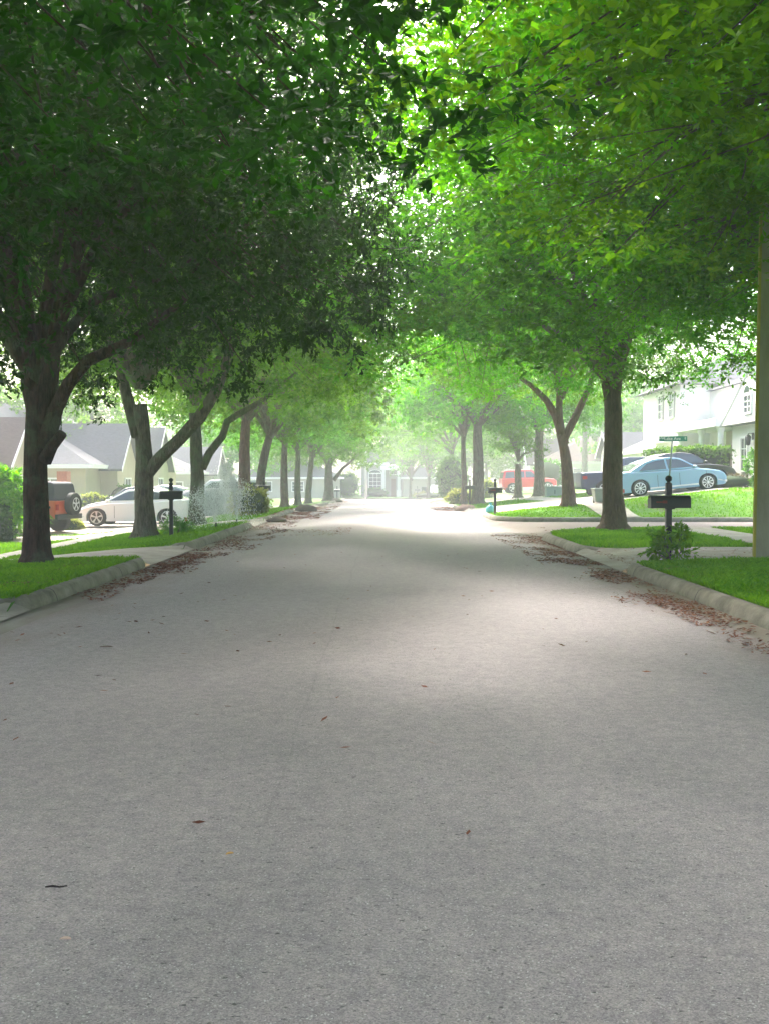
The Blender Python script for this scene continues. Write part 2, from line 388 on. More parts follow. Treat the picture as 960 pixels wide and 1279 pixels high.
# kerbs: a rounded bar swept along a path; ends run down into the driveway
def kerb(path, side, taper=(.35, .35)):
    pts = [Vector((p[0], p[1], 0)) for p in path]
    fine = [pts[0]]
    for a, b in zip(pts, pts[1:]):
        n = max(1, int((b - a).length / .3)); fine += [a + (b - a) * (i + 1) / n for i in range(n)]
    s = [0]
    for a, b in zip(fine, fine[1:]): s.append(s[-1] + (b - a).length)
    tot = s[-1]; v = []; f = []
    prof = [(0.0, -.06), (.0, .03), (.015, .075), (.045, .125), (.085, .148), (.16, .152), (.20, .14), (.21, -.06)]
    ins = sum([[s_] for s_ in s], [])
    for i, p in enumerate(fine):
        t = (fine[min(i + 1, len(fine) - 1)] - fine[max(i - 1, 0)]).normalized(); nrm = Vector((t.y, -t.x, 0)) * side
        h = 1.0
        if taper[0]: h = min(h, .12 + .88 * sst(0, taper[0], s[i]))
        if taper[1]: h = min(h, .12 + .88 * sst(0, taper[1], tot - s[i]))
        jo = .004 * mnoise.noise(Vector((p.x, p.y * 1.7, 3)))
        for d, z in prof:
            q = p + nrm * (d + jo); v.append((q.x, q.y, zr(p.y) + (z * h if z > 0 else z)))
    n = len(prof)
    for i in range(len(fine) - 1):
        for k in range(n - 1): f.append((i * n + k, i * n + k + 1, (i + 1) * n + k + 1, (i + 1) * n + k))
    me = bpy.data.meshes.new("kerb"); ends = [tuple(range(n)), tuple(reversed(range((len(fine) - 1) * n, len(fine) * n)))]
    me.from_pydata(v, [], f + ends); me.materials.append(M_KERB)
    bm = bmesh.new(); bm.from_mesh(me); bmesh.ops.recalc_face_normals(bm, faces=bm.faces); bm.to_mesh(me); bm.free()
    me.polygons.foreach_set("use_smooth", [len(p.vertices) == 4 for p in me.polygons])
    return struct(link_obj("kerb", me))
def ends_l(a, b, r=.5):
    return [(XL - r, a - .05), (XL - .5 * r, a + .08), (XL - .12 * r, a + .3), (XL, a + r + .15)] + [(XL, b - r - .15), (XL - .12 * r, b - .3), (XL - .5 * r, b - .08), (XL - r, b + .05)]
def ends_r(a, b, r=.5): return [(XR + (XL - x), y) for x, y in ends_l(a, b, r)]
prev = -38
for a, b in DRIVES_L + [(103.4, 0)]:
    kerb(ends_l(prev, a), -1); prev = b
kerb(ends_r(-38, DRIVES_R[0][0]), 1)
e = ends_r(DRIVES_R[0][1], 30)[:4]
arc = [(XR + RC1 * (1 - cos(t)), SY0 - RC1 + RC1 * sin(t)) for t in [pi / 2 * i / 10 for i in range(11)]]
kerb(e + arc + [(60, SY0)], 1, (.35, 0))
arc = [(XR + RC2 * (1 - cos(t)), SY1 + RC2 - RC2 * sin(t)) for t in [pi / 2 * i / 8 for i in range(9)]]
kerb([(60, SY1)] + arc[::-1] + ends_r(30, DRIVES_R[1][0])[4:], 1, (0, .35))
prev = DRIVES_R[1][1]
for a, b in DRIVES_R[2:] + [(103.4, 0)]:
    kerb(ends_r(prev, a), 1); prev = b
for sx_ in (-1, 1):
    x0 = XL - .8 if sx_ < 0 else XR + .8
    kerb([(x0, 103.7), (x0 + sx_ * 120, 103.7)], sx_ * -1 if sx_ < 0 else 1, (.3, 0))
kerb([(-120, 111.3), (120, 111.3)], -1, (0, 0))

# ------------------------------------------------------------------ grass blades
def on_drive(X, Y):
    dr = DRIVES_L if X < 0 else DRIVES_R
    for a, b in dr:
        fl = .3 * (1 - sst(0, 1.2, abs(X) - 3.8))
        if a - fl < Y < b + fl: return True
    if -9.05 < X < -7.75 or 7.25 < X < 8.55: return True
    if X < -6.95 and 34.9 < Y < 46.6: return True
    if X > 0 and SY0 - .1 < Y < SY1 + .15: return True
    return False
def grass_patch(regions, name, label):
    P = []; H = []; Wd = []
    for (x0, x1, y0, y1, dens, hgt, wid) in regions:
        n = int((x1 - x0) * (y1 - y0) * dens)
        xs = rng.uniform(x0, x1, n); ys = rng.uniform(y0, y1, n)
        for x, y in zip(xs, ys):
            e0 = 3.84
            if x > 0:
                if y < 30: e0 += arc_x(y, SY0 - .17, RC1, 1)
                else: e0 += arc_x(y, SY1 + .17, RC2, -1)
            if abs(x) < e0 + .02 or on_drive(x, y): continue
            k = mnoise.noise(Vector((x * .9, y * .9, 1))); k2 = mnoise.noise(Vector((x * 3, y * 3, 5)))
            if k2 < -.36 or mnoise.noise(Vector((x * .8, y * 1.1, 21))) > .34 + .5 * random.random() ** 2: continue
            P.append((x, y, gz(x, y) - .005)); H.append(hgt * (1 + .45 * k + .25 * k2) * random.uniform(.6, 1.25)); Wd.append(wid)
    P = np.array(P); H = np.array(H)[:, None]; Wd = np.array(Wd)[:, None]; n = len(P)
    a = rng.uniform(0, 2 * pi, n); d = np.stack([np.cos(a), np.sin(a), np.zeros(n)], 1)
    lean = rng.normal(0, .35, (n, 3)); lean[:, 2] = 1; lean /= np.linalg.norm(lean, axis=1)[:, None]
    bend = rng.normal(0, .35, (n, 3)); bend[:, 2] = 0
    b0 = P - d * Wd / 2; b1 = P + d * Wd / 2; mid = P + lean * H * .6; tip = P + lean * H + bend * H
    v = np.empty((n * 4, 3)); v[0::4] = b0; v[1::4] = b1; v[2::4] = mid + d * Wd * .4; v[3::4] = tip
    r = rng.uniform(0, 1, n) * .6 + .4 * np.clip([.5 + mnoise.noise(Vector((p[0] * .7, p[1] * .7, 9))) for p in P], 0, 1)
    o = link_obj(name, np_mesh(name, v, np.arange(n * 4).reshape(n, 4), M_GRASS, np.repeat(r, 4)))
    return tag(o, label, "grass", kind='stuff')
grass_patch([(-7.9, -4.0, 10.5, 17.6, 1900, .075, .009), (-8.5, -4.0, 17, 24, 900, .075, .013), (-14, -4.0, 24, 36, 330, .075, .02), (-14, -4, 36, 60, 90, .08, .035)],
            "grass_blades", "short bright green grass on the left verge under the trees")
grass_patch([(3.8, 8.2, 8, 16.5, 2600, .08, .009), (3.8, 9, 16.5, 27.3, 1100, .08, .013), (9, 13, 18, 27.3, 500, .08, .016), (3.8, 16, 34.3, 40, 240, .07, .022), (3.8, 14, 40, 60, 60, .08, .035)],
            "grass_blades", "short bright green grass on the right verge and lawn")

# ------------------------------------------------------------------ dead leaves in the gutters
def litter(name, label, spots, n, size):
    P = []
    for _ in range(n * 3):
        if len(P) >= n: break
        x0, x1, y0, y1, wt = random.choices(spots, [s[4] for s in spots])[0]
        x = random.uniform(x0, x1); y = random.uniform(y0, y1)
        if mnoise.noise(Vector((x * 1.6, y * .7, 2))) + .5 * mnoise.noise(Vector((x * 6, y * 4, 7))) < random.uniform(-.25, .35): continue
        if x > 3.3 and 19.6 < y < 27.3: x = min(x, XR - .05 + arc_x(y, SY0, RC1, 1))
        if y > 27.3 and x > XR: continue
        z = (zr(y) + .035 * max(0, 1 - (x / 3.6) ** 2)) if XL < x < XR + 1.5 else gz(x, y) + .02
        if abs(x) > 3.9: z = gz(x, y) + .03
        P.append((x, y, z + .008 + random.uniform(0, .012)))
    P = np.array(P); n = len(P)
    a = rng.uniform(0, 2 * pi, n); d = np.stack([np.cos(a), np.sin(a), rng.normal(0, .15, n)], 1)
    e = np.stack([-np.sin(a), np.cos(a), rng.normal(0, .25, n)], 1); s = rng.uniform(.6, 1.4, n)[:, None] * size
    v = np.empty((n * 4, 3)); v[0::4] = P - d * s; v[1::4] = P + e * s * .38 + d * s * .1; v[2::4] = P + d * s; v[3::4] = P - e * s * .38
    o = link_obj(name, np_mesh(name, v, np.arange(n * 4).reshape(n, 4), M_LITTER, np.repeat(rng.uniform(0, 1, n), 4)))
    return tag(o, label, "leaves", kind='stuff')
litter("leaf_litter", "reddish dead leaves swept into the right gutter and driveway mouth",
       [(3.0, 3.62, 7.5, 16.5, 3), (2.7, 3.4, 11, 20, 1.0), (2.6, 3.8, 17, 21, 3.4), (2.6, 4.2, 20, 26, 3), (3.7, 4.1, 15.5, 27, .5), (3.9, 5.5, 9, 15, .35), (4, 6.5, 16.3, 19.6, .25)], 10500, .024)
litter("leaf_litter", "reddish dead leaves along the left gutter and kerb",
       [(-3.82, -3.3, 12, 20, 3), (-3.8, -2.9, 15.5, 20, 1.5), (-3.82, -2.6, 20.5, 31, 4), (-3.0, -.9, 25.5, 29.5, .9), (-5, -4.1, 12, 17.2, .6), (-3.8, -2.8, 31, 42, 2)], 9500, .027)
litter("leaf_litter", "brown leaf drift in the far gutters by the dark heaps",
       [(-4.0, -2.3, 36, 46, 3), (-3.8, -2.5, 46, 60, 1.5), (2.4, 3.7, 47, 60, 2), (-3.8, -2.7, 60, 95, 1), (2.6, 3.7, 60, 95, 1)], 5200, .045)
litter("leaf_litter", "few scattered leaves and twigs on the open road",
       [(-3.2, 3.2, 4, 20, 1), (-3.7, -1.8, 6, 12, .5)], 170, .028)

def gp(px, py):
    Yg = F * CH / (py - 597); return (px - 482) / F * Yg, Yg
x, y = gp(66, 1128); z = .035 * (1 - (x / 3.6) ** 2)
o = MB().tube([(-.035, 0, .004), (-.01, .004, .006), (.015, -.002, .005), (.04, .006, .006)], [.0025, .004, .0035, .002], 6).build("twig", mat("twig_bark", (.03, .022, .02), .9)); o.location = (x, y, z + .002)
tag(o, "short dark twig lying on the road in the left foreground", "twig")
def fallen(px, py, c, label, s=.03, rz=0):
    x, y = gp(px, py); mb = MB(); n = 10
    top = [(s * cos(2 * pi * i / n), s * .42 * sin(2 * pi * i / n) , .004 + .006 * abs(sin(2 * pi * i / n))) for i in range(n)]
    mb.v = top + [(a, b, c_ - .0015) for a, b, c_ in top]; mb.f = [tuple(range(n)), tuple(reversed(range(n, 2 * n)))] + [(i, (i + 1) % n, n + (i + 1) % n, n + i) for i in range(n)]; mb.mi = [0] * len(mb.f)
    o = mb.build("fallen_leaf", mat("fallen_leaf_" + str(px), c, .7)); o.location = (x, y, .035 * (1 - (x / 3.6) ** 2) + .004); o.rotation_euler = (0, 0, rz); tag(o, label, "leaf")
fallen(287, 1086, (.50, .27, .08), "small orange leaf on the road left of centre", .016, .6)
fallen(78, 1198, (.55, .38, .32), "pale pinkish leaf on the road in the lower left", .018, .1)
fallen(133, 813, (.10, .05, .03), "brown curled leaf on the road, left of centre beyond the twig", .055, .3)

# ------------------------------------------------------------------ trees
def rnd_dirs(n, zs=1.0):
    d = rng.normal(0, 1, (n, 3)); d[:, 2] *= zs; return d / np.linalg.norm(d, axis=1)[:, None]
def leaves_at(C, Rc, twigs, per, L, wd, flat=.45):
    """sprays of leaves round the clump centres C"""
    nC = len(C); T = nC * twigs
    d = rnd_dirs(T, flat); base = np.repeat(C, twigs, 0) + rng.normal(0, .22, (T, 3)) * np.array([1, 1, .55]) * Rc
    ln = rng.uniform(.35, 1.0, T)[:, None] * Rc; d[:, 2] -= .12
    n = T * per; D = np.repeat(d, per, 0); t = rng.uniform(.25, 1.0, n)[:, None]
    P = np.repeat(base, per, 0) + D * np.repeat(ln, per, 0) * t
    ld = D + rng.normal(0, .55, (n, 3)); ld /= np.linalg.norm(ld, axis=1)[:, None]
    up = np.array([0, 0, 1.0]) + rng.normal(0, .45, (n, 3)); sd_ = np.cross(ld, up); sd_ /= np.linalg.norm(sd_, axis=1)[:, None] + 1e-6
    nm = np.cross(sd_, ld); s = rng.uniform(.65, 1.3, n)[:, None]
    v = np.empty((n * 4, 3)); v[0::4] = P; v[1::4] = P + ld * L * s * .6 + sd_ * wd * s * .5 + nm * wd * .12
    v[2::4] = P + ld * L * s; v[3::4] = P + ld * L * s * .6 - sd_ * wd * s * .5 + nm * wd * .12
    rv = np.repeat(np.clip(np.repeat(rng.uniform(.1, .9, nC), twigs * per) * .6 + rng.uniform(0, .45, n), 0, 1), 4)
    return v, np.arange(n * 4).reshape(n, 4), rv
def crown(seed, nclump, r, h, Rc, twigs, per, L, wd, m, bark, low=.42, thr=-.08, flat=.45, freq=.42, shell=.4):
    """returns (leaf mesh, branch mesh); origin = the hub where the limbs leave the trunk"""
    C = []; cz = h * low; k = 0
    while len(C) < nclump and k < 60000:
        k += 1
        q = Vector((random.gauss(0, 1), random.gauss(0, 1), random.gauss(0, 1))).normalized() * (random.random() ** shell)
        if q.z < 0:
            hl = math.hypot(q.x, q.y) + 1e-4; ln = q.length; q.x *= (ln / hl) ** .75; q.y *= (ln / hl) ** .75
        p = Vector((q.x * r, q.y * r, cz + q.z * (h - cz if q.z > 0 else cz * 1.15)))
        wob = 1 + .22 * mnoise.noise(Vector((q.x * 2 + seed, q.y * 2, q.z * 2)))
        p.x *= wob; p.y *= wob
        if mnoise.noise(p * freq + Vector((seed * 7.3, 0, 0))) < thr: continue
        C.append(p)
    Ca = np.array(C)
    v, f, rv = leaves_at(Ca, Rc, twigs, per, L, wd, flat)
    lm = np_mesh("crown", v, f, m, rv)
    mb = MB(); nl = 11; ends = []
    for i in range(nl):
        a = 2 * pi * i / nl * 2.4 + random.uniform(-.3, .3); e = random.uniform(.25, 1.0); rr = r * .55 * (1.15 - .6 * e)
        p1 = Vector((cos(a) * rr * .4, sin(a) * rr * .4, h * .22 * e + .2)); p2 = Vector((cos(a) * rr, sin(a) * rr, h * .62 * e))
        p0 = Vector((0, 0, -.3)); pm = p1 + Vector((random.uniform(-.2, .2), random.uniform(-.2, .2), .1))
        mb.tube([p0, (p0 + pm) / 2 + Vector((0, 0, .1)), pm, (pm + p2) / 2 + Vector((random.uniform(-.3, .3), random.uniform(-.3, .3), 0)), p2], [.12, .10, .08, .055, .03], 6, cap=False)
        ends += [(p2, .03), ((pm + p2) / 2, .045), (pm, .05)]
    for p in C[::2]:
        b, rb = min(ends, key=lambda e_: (e_[0] - p).length)
        mid = (b + p) / 2 + Vector((random.uniform(-.25, .25), random.uniform(-.25, .25), random.uniform(-.1, .2)))
        mb.tube([b, mid, p], [rb * .55, .014, .006], 3, cap=False)
    me = bpy.data.meshes.new("branches"); me.from_pydata(mb.v, [], mb.f); me.materials.append(bark)
    me.polygons.foreach_set("use_smooth", [True] * len(me.polygons)); me.update()
    return lm, me
#            seed n    r    h   Rc  tw per  L    wd
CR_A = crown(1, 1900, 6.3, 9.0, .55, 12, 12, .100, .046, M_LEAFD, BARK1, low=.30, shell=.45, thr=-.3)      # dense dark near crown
CR_B = crown(2, 1080, 6.3, 8.8, .74, 16, 10, .110, .050, M_LEAF, BARK2, low=.30, thr=-.22, flat=.28)
CR_Y = crown(3, 1000, 6.3, 8.4, .72, 16, 11, .100, .046, M_LEAFY, BARK2, low=.30, thr=-.18, flat=.28)
CR_C = crown(4, 480, 6.2, 8.6, .68, 9, 9, .19, .095, M_LEAF, BARK2, low=.28, thr=-.2)
CR_D = crown(5, 440, 6.0, 8.0, .68, 9, 9, .19, .095, M_LEAFY, BARK2, low=.28, thr=-.18)
CR_S = crown(6, 170, 3.0, 4.6, .55, 8, 8, .17, .08, M_LEAF, BARK2, flat=.6)                      # small street tree
CR_K = crown(8, 320, 6.2, 9.0, .9, 8, 8, .30, .16, M_LEAF, BARK2)                                # far background

def tree(name, label, X, Y, d, hub, cr, limbs=(), rot=0, sc=(1, 1, 1), bark=None, group=None, lean=(0, 0), cat="tree", base_flare=1.55, seed=0, nside=14, ch=None):
    g = gz(X, Y); root = thing(name, label, cat, (X, Y, g), 0, group)
    if group in (GL, GR) and abs(lean[0]) < .3 and Y < 30: lean = (-.45 * math.copysign(1, X) if not limbs else lean[0], lean[1])
    hx, hy, hz = lean[0], lean[1], hub
    if group in (GL, GR):
        k_ = 1.14 if Y < 30 else (.92 if Y < 40 else .97)
        sc = (sc[0] * k_, sc[1] * k_, sc[2] * (1.08 if Y < 40 else 1.0))
    mb = MB(); r0 = d / 2
    pts = [(0, 0, -.12), (0, 0, .02), (0, 0, .18), (0, 0, .5)]
    rad = [r0 * base_flare * 1.05, r0 * base_flare, r0 * 1.22, r0 * 1.06]
    for i in range(1, 8):
        t = i / 7; pts.append((hx * t ** 1.5 + .03 * sin(seed + 5 * t), hy * t ** 1.5 + .03 * cos(seed * 2 + 4 * t), .5 + (hz - .5) * t)); rad.append(r0 * (1.02 - .30 * t))
    mb.tube(pts, rad, nside, .16, seed)
    for lb in limbs:          # [(point...), (radii...)] in world coordinates
        P, Rr = lb; P = [Vector(p) - Vector((X, Y, g)) for p in P]
        mb.tube(P, Rr, 10, .12, seed + 3)
    mb.build("trunk", bark or BARK2, root, smooth=True)
    o = link_obj("branches", cr[1], root); c = link_obj("crown", cr[0], root)
    for q in (o, c): q.location = (hx, hy, ch or hz); q.rotation_euler = (0, 0, rot); q.scale = sc
    return root
GL, GR = "shade trees along the left verge", "shade trees along the right verge"
# left row
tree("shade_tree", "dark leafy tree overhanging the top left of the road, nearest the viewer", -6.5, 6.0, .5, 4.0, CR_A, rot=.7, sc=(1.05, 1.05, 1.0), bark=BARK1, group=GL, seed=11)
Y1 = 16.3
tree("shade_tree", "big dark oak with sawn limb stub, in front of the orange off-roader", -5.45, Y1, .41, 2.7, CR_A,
     limbs=[([W(48, 520, Y1), W(38, 480, Y1), W(30, 430, Y1 + .1), W(12, 380, Y1 + .3), W(-20, 300, Y1 + .6)], [.16, .15, .12, .10, .06]),
            ([W(52, 530, Y1), W(60, 480, Y1), W(66, 430, Y1), W(80, 360, Y1 - .2), W(110, 250, Y1 - .3)], [.18, .16, .14, .11, .06]),
            ([W(56, 560, Y1 - .05), W(70, 510, Y1 - .1), W(85, 480, Y1 - .2), W(110, 450, Y1 - .3), W(165, 425, Y1 - .5), W(230, 375, Y1 - .8)], [.15, .12, .105, .095, .075, .04]),
            ([W(56, 575, Y1 - .1), W(66, 556, Y1 - .2), W(78, 541, Y1 - .28)], [.11, .085, .075]),
            ([W(80, 360, Y1 - .2), W(110, 290, Y1 - .5), W(150, 250, Y1 - .8), W(200, 205, Y1 - 1.1)], [.08, .07, .05, .03])],
     rot=2.2, sc=(.82, .82, 1.02), bark=BARK1, group=GL, seed=3, ch=3.2)
Y2 = 26.5
tree("shade_tree", "brown tree with a thick limb leaning over the road, beside the nearest left mailbox", -6.1, Y2, .5, 3.4, CR_B,
     limbs=[([W(184, 590, Y2), W(200, 572, Y2 - .05), W(225, 548, Y2 - .1), W(250, 520, Y2 - .2), W(270, 488, Y2 - .2), W(283, 455, Y2 - .2), W(292, 415, Y2 - .2), W(310, 370, Y2)], [.19, .17, .155, .16, .14, .12, .10, .06]),
            ([W(172, 545, Y2), W(160, 500, Y2 + .1), W(150, 460, Y2 + .2), W(135, 420, Y2 + .3)], [.17, .15, .12, .08])],
     rot=.5, sc=(1.16, 1.12, 1.1), bark=BARK2, group=GL, seed=5, lean=(-.1, 0), ch=4.2)
Y3 = 33.5
tree("shade_tree", "green mossy tree behind the sprinkler with a thin limb reaching right", -6.05, Y3, .48, 3.6, CR_B,
     limbs=[([W(252, 585, Y3), W(262, 565, Y3), W(278, 545, Y3), W(284, 526, Y3), W(300, 516, Y3), W(325, 502, Y3), W(350, 482, Y3), W(370, 465, Y3)], [.15, .13, .12, .11, .10, .085, .06, .04])],
     rot=3.3, sc=(1, 1, .95), bark=BARK3, group=GL, seed=6, ch=4.2)
BARK4 = bark_mat("bark_reddish", (.10, .055, .045), (.22, .135, .11), (.16, .12, .10))
tree("shade_tree", "reddish brown straight trunk rising behind the sprinkler mist", -5.95, 44, .52, 4.2, CR_C, rot=1.2, bark=BARK4, group=GL, seed=7, lean=(.15, 0))
tree("shade_tree", "grey trunk leaning right between the reddish trunk and the second left mailbox", -6.15, 51, .48, 3.9, CR_C, rot=2.6, group=GL, seed=8, lean=(.6, 0))
tree("shade_tree", "straight grey trunk just right of the second left mailbox", -5.75, 60, .46, 4.0, CR_C, rot=4.0, group=GL, seed=9)
tree("shade_tree", "slim hazy trunk on the left verge before the pale low house", -5.9, 71, .42, 4.0, CR_D, rot=5.0, group=GL, seed=10)
tree("shade_tree", "slightly forked hazy trunk beside the slim one on the left verge", -5.85, 80, .5, 3.8, CR_C, rot=.2, group=GL, seed=12, lean=(.35, 0))
Y9 = 92
tree("shade_tree", "farthest wide left trunk with a thin limb arching over the road end", -4.9, Y9, .85, 3.2, CR_C,
     limbs=[([W(417, 600, Y9), W(428, 585, Y9), W(440, 575, Y9), W(455, 560, Y9)], [.2, .13, .1, .06])], rot=1.7, group=GL, seed=13, sc=(.9, .9, 1))
# right row
tree("shade_tree", "bright leafed tree hanging over the top right corner, nearest the viewer", 7.4, 9.0, .5, 4.4, CR_Y, rot=.4, group=GR, seed=21, sc=(1.05, 1.05, .95))
tree("shade_tree", "full green tree behind the concrete pole at the right edge", 9.0, 19.5, .5, 3.9, CR_B, rot=2.0, group=GR, seed=22, lean=(-.31, 0), sc=(1.15, 1.15, 1.08))
tree("shade_tree", "green tree overhanging the road from the right, nearer than the concrete pole", 8.0, 13.5, .5, 4.6, CR_Y, rot=3.6, group=GR, seed=20, sc=(1.08, 1.08, .95))
Y4 = 26.0
tree("shade_tree", "thick straight brown trunk on the grass corner beyond the right mailbox", 5.72, Y4, .54, 4.1, CR_Y, rot=1.0, group=GR, seed=23, bark=bark_mat("bark_olive", (.07, .05, .028), (.15, .105, .065), (.10, .09, .05)),
     limbs=[([W(765, 500, Y4), W(770, 460, Y4), W(790, 400, Y4), W(820, 330, Y4)], [.2, .17, .12, .07]), ([W(764, 500, Y4), W(752, 450, Y4), W(720, 390, Y4), W(660, 330, Y4)], [.19, .15, .11, .06])], lean=(-.1, 0), base_flare=1.75, sc=(1.12, 1.12, 1.12), ch=4.1)
Y5 = 38.5
tree("shade_tree", "vase shaped tree with three rising limbs beyond the side street, left of the dark pickup", 6.8, Y5, .46, 2.7, CR_B, rot=4.4, group=GR, seed=24, bark=BARK4, lean=(-.3, 0),
     limbs=[([W(704, 555, Y5), W(694, 520, Y5), W(682, 500, Y5), W(665, 483, Y5), W(640, 465, Y5)], [.19, .15, .12, .10, .06]),
            ([W(702, 550, Y5), W(698, 520, Y5), W(698, 480, Y5), W(702, 440, Y5)], [.15, .13, .10, .06]),
            ([W(703, 550, Y5), W(716, 525, Y5), W(728, 500, Y5), W(736, 482, Y5), W(742, 455, Y5)], [.15, .14, .12, .10, .06])], sc=(.95, .95, .95), ch=4.3)
tree("shade_tree", "stout hazy trunk of the pair behind the far right mailboxes", 5.0, 56, .62, 4.4, CR_D, rot=2.9, group=GR, seed=25)
tree("shade_tree", "thin hazy trunk standing just left of the stout one on the right verge", 4.55, 60, .34, 4.2, CR_D, rot=.9, group=GR, seed=26, sc=(.8, .8, .95))
tree("shade_tree", "mottled trunk in front of the red off-roader's bonnet", 8.9, 60, .62, 4.0, CR_D, rot=5.3, group=GR, seed=27, sc=(.9, .9, .9), bark=bark_mat("bark_mottled", (.10, .085, .06), (.28, .24, .19), (.2, .22, .16)))
tree("shade_tree", "hazy tree on the right verge beyond the clipped round shrub", 5.4, 84, .42, 4.0, CR_D, rot=1.1, group=GR, seed=28)
tree("small_tree", "slim tree beside the road end, in front of the far garage", 4.4, 104.5, .42, 3.0, CR_S, rot=1.1, seed=29, sc=(1.3, 1.3, 1.3))
Y6 = 112.5
tree("small_tree", "small forked tree beyond the junction before the far garage", 2.8, Y6, .3, 2.6, CR_S, rot=3.1, seed=30, sc=(1.3, 1.3, 1.3),
     limbs=[([W(515, 600, Y6), W(507, 590, Y6), W(498, 583, Y6)], [.12, .10, .07])])
for x, y, k_ in ((-6.6, -4, CR_B), (7.2, -3, CR_B)):  # unseen trees, added to shade the foreground and the near haze
    tree("shade_tree", "unseen tree added behind the viewer to shade the street, on the " + ("left" if x < 0 else "right"), x, y, .5, 4.0, k_, rot=x + y, group=GL if x < 0 else GR, seed=31, nside=8)
# background trees beyond the houses
bgs = [(-21, 62, 1.0, 'C'), (-27, 48, 1.1, 'C'), (-24, 80, 1.0, 'K'), (-15, 98, .9, 'K'), (-20, 122, 1.4, 'K'), (-9, 133, 1.6, 'K'), (2.5, 136, 1.75, 'K'), (13, 133, 1.6, 'K'),
       (24, 126, 1.4, 'K'), (14, 106, .9, 'K'), (23, 92, 1.0, 'K'), (28, 72, 1.0, 'C'), (29, 52, 1.05, 'C'), (-33, 66, 1.2, 'K'), (-11, 118, .8, 'K'), (11, 118, .8, 'K'), (-23, 33, 1, 'C'), (25, 36, .9, 'C')]
bl = ["bushy tree rising behind the left brown roofed house", "broad tree at the far left behind the driveway hedge", "tree behind the grey roofed gabled house", "hazy tree left of the pale low house",
      "far hazy tree at the left of the road end", "tall hazy tree behind the pale low house", "tall hazy tree behind the columned house at the road end", "tall hazy tree behind the far garage",
      "far hazy tree right of the road end", "hazy tree beyond the red off-roader", "hazy tree behind the grey roofed house on the right", "tree behind the white house's far end",
      "tree behind the white house's garage end", "distant tree at the far left skyline", "hazy tree filling in beside the columned house's left", "hazy tree filling in beside the far garage's right",
      "near left back garden tree", "near right back garden tree"]
for i, (x, y, s, k) in enumerate(bgs):
    tree("background_tree", bl[i], x, y, .5, 3.0 * s, {'C': CR_C, 'K': CR_K}[k], rot=i * 1.3, sc=(s, s, s), group="trees beyond the houses", seed=40 + i, nside=8)

# ------------------------------------------------------------------ shrubs, hedges, palms
def shrub(name, label, X, Y, rx, ry, h, m, n=120, L=.08, wd=.04, Rc=.16, cat="shrub", group=None, box=False, core=True, zoff=0):
    g = gz(X, Y); root = thing(name, label, cat, (X, Y, g + zoff), 0, group)
    C = []
    for _ in range(n):
        if box:
            q = [random.uniform(-1, 1) for _ in range(3)]; k = random.choice((0, 1, 2, 2)); q[k] = random.choice((-1, 1)) if k < 2 else 1
            q = Vector(q); q.x *= 1 - .10 * max(0, q.z) ** 4; p = Vector((q.x * rx, q.y * ry, (q.z + 1) / 2 * h))
        else:
            q = Vector((random.gauss(0, 1), random.gauss(0, 1), random.gauss(0, 1))).normalized() * random.uniform(.75, 1)
            p = Vector((q.x * rx, q.y * ry, h * .52 + q.z * h * .5))
        C.append(p * (1 + .05 * mnoise.noise(p * 2)))
    v, f, rv = leaves_at(np.array(C), Rc, 7, 7, L, wd, .9)
    link_obj("foliage", np_mesh("foliage", v, f, m, rv), root)
    if core:
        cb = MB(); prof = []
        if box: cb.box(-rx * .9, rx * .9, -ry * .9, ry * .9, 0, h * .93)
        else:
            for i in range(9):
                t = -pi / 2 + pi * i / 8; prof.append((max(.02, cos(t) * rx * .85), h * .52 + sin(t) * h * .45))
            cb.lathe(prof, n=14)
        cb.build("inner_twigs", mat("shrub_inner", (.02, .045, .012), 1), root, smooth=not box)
    else:
        st = MB()
        for k in range(9):
            p = C[k * len(C) // 9]; st.tube([(0, 0, -.03), (p.x * .4, p.y * .4, p.z * .5), tuple(p)], [.014, .01, .005], 5)
        st.build("stems", BARK2, root)
    return root
shrub("leafy_shrub", "small leafy rose-like shrub growing round the right mailbox post", 4.52, 16.35, .36, .28, .58, M_LEAFY, 26, .085, .04, .17, core=False)
shrub("yellow_shrub", "yellow green variegated shrub at the foot of the reddish trunk", -5.1, 39.2, .75, .6, 1.05, M_YSHRUB, 90, .12, .05, .2)
shrub("round_shrub", "tall clipped round topped green shrub on the far right verge", 5.05, 78, 1.15, 1.1, 3.2, M_SHRUB, 420, .14, .08, .22)
shrub("hedge", "square clipped green hedge between the blue sedan and white house", 14.0, 48.5, 1.3, 3.0, 1.75, M_SHRUB, 520, .12, .06, .2, "hedge", box=True)
shrub("hedge", "low dark hedge at the left edge behind the big oak", -13.1, 31.5, 1.6, .7, 1.0, M_HEDGE, 380, .09, .045, .16, "hedge", box=True)
shrub("round_shrub", "ball shrub on the house front left of the white coupe", -14.2, 56, .65, .6, 1.7, M_SHRUB, 70, .14, .07, .2, group="ball shrubs before the gabled house")
shrub("round_shrub", "second ball shrub on the gabled house front, further back", -14.2, 61.5, .7, .65, 1.6, M_SHRUB, 70, .14, .07, .2, group="ball shrubs before the gabled house")
shrub("green_shrub", "pale green shrub against the gabled house wall behind the dark sedan", -14.2, 50.4, .9, .7, 1.25, M_YSHRUB, 90, .13, .07, .2)
shrub("green_shrub", "bright low shrub on the lawn between the off-roader and the white coupe", -11.8, 38.6, .6, .4, .42, M_YSHRUB, 70, .11, .05, .14)
shrub("green_shrub", "leafy green shrub in front of the orange off-roader at the left edge", -12.4, 32.8, 1.1, .8, 2.3, M_LEAFY, 160, .2, .07, .32, core=False)
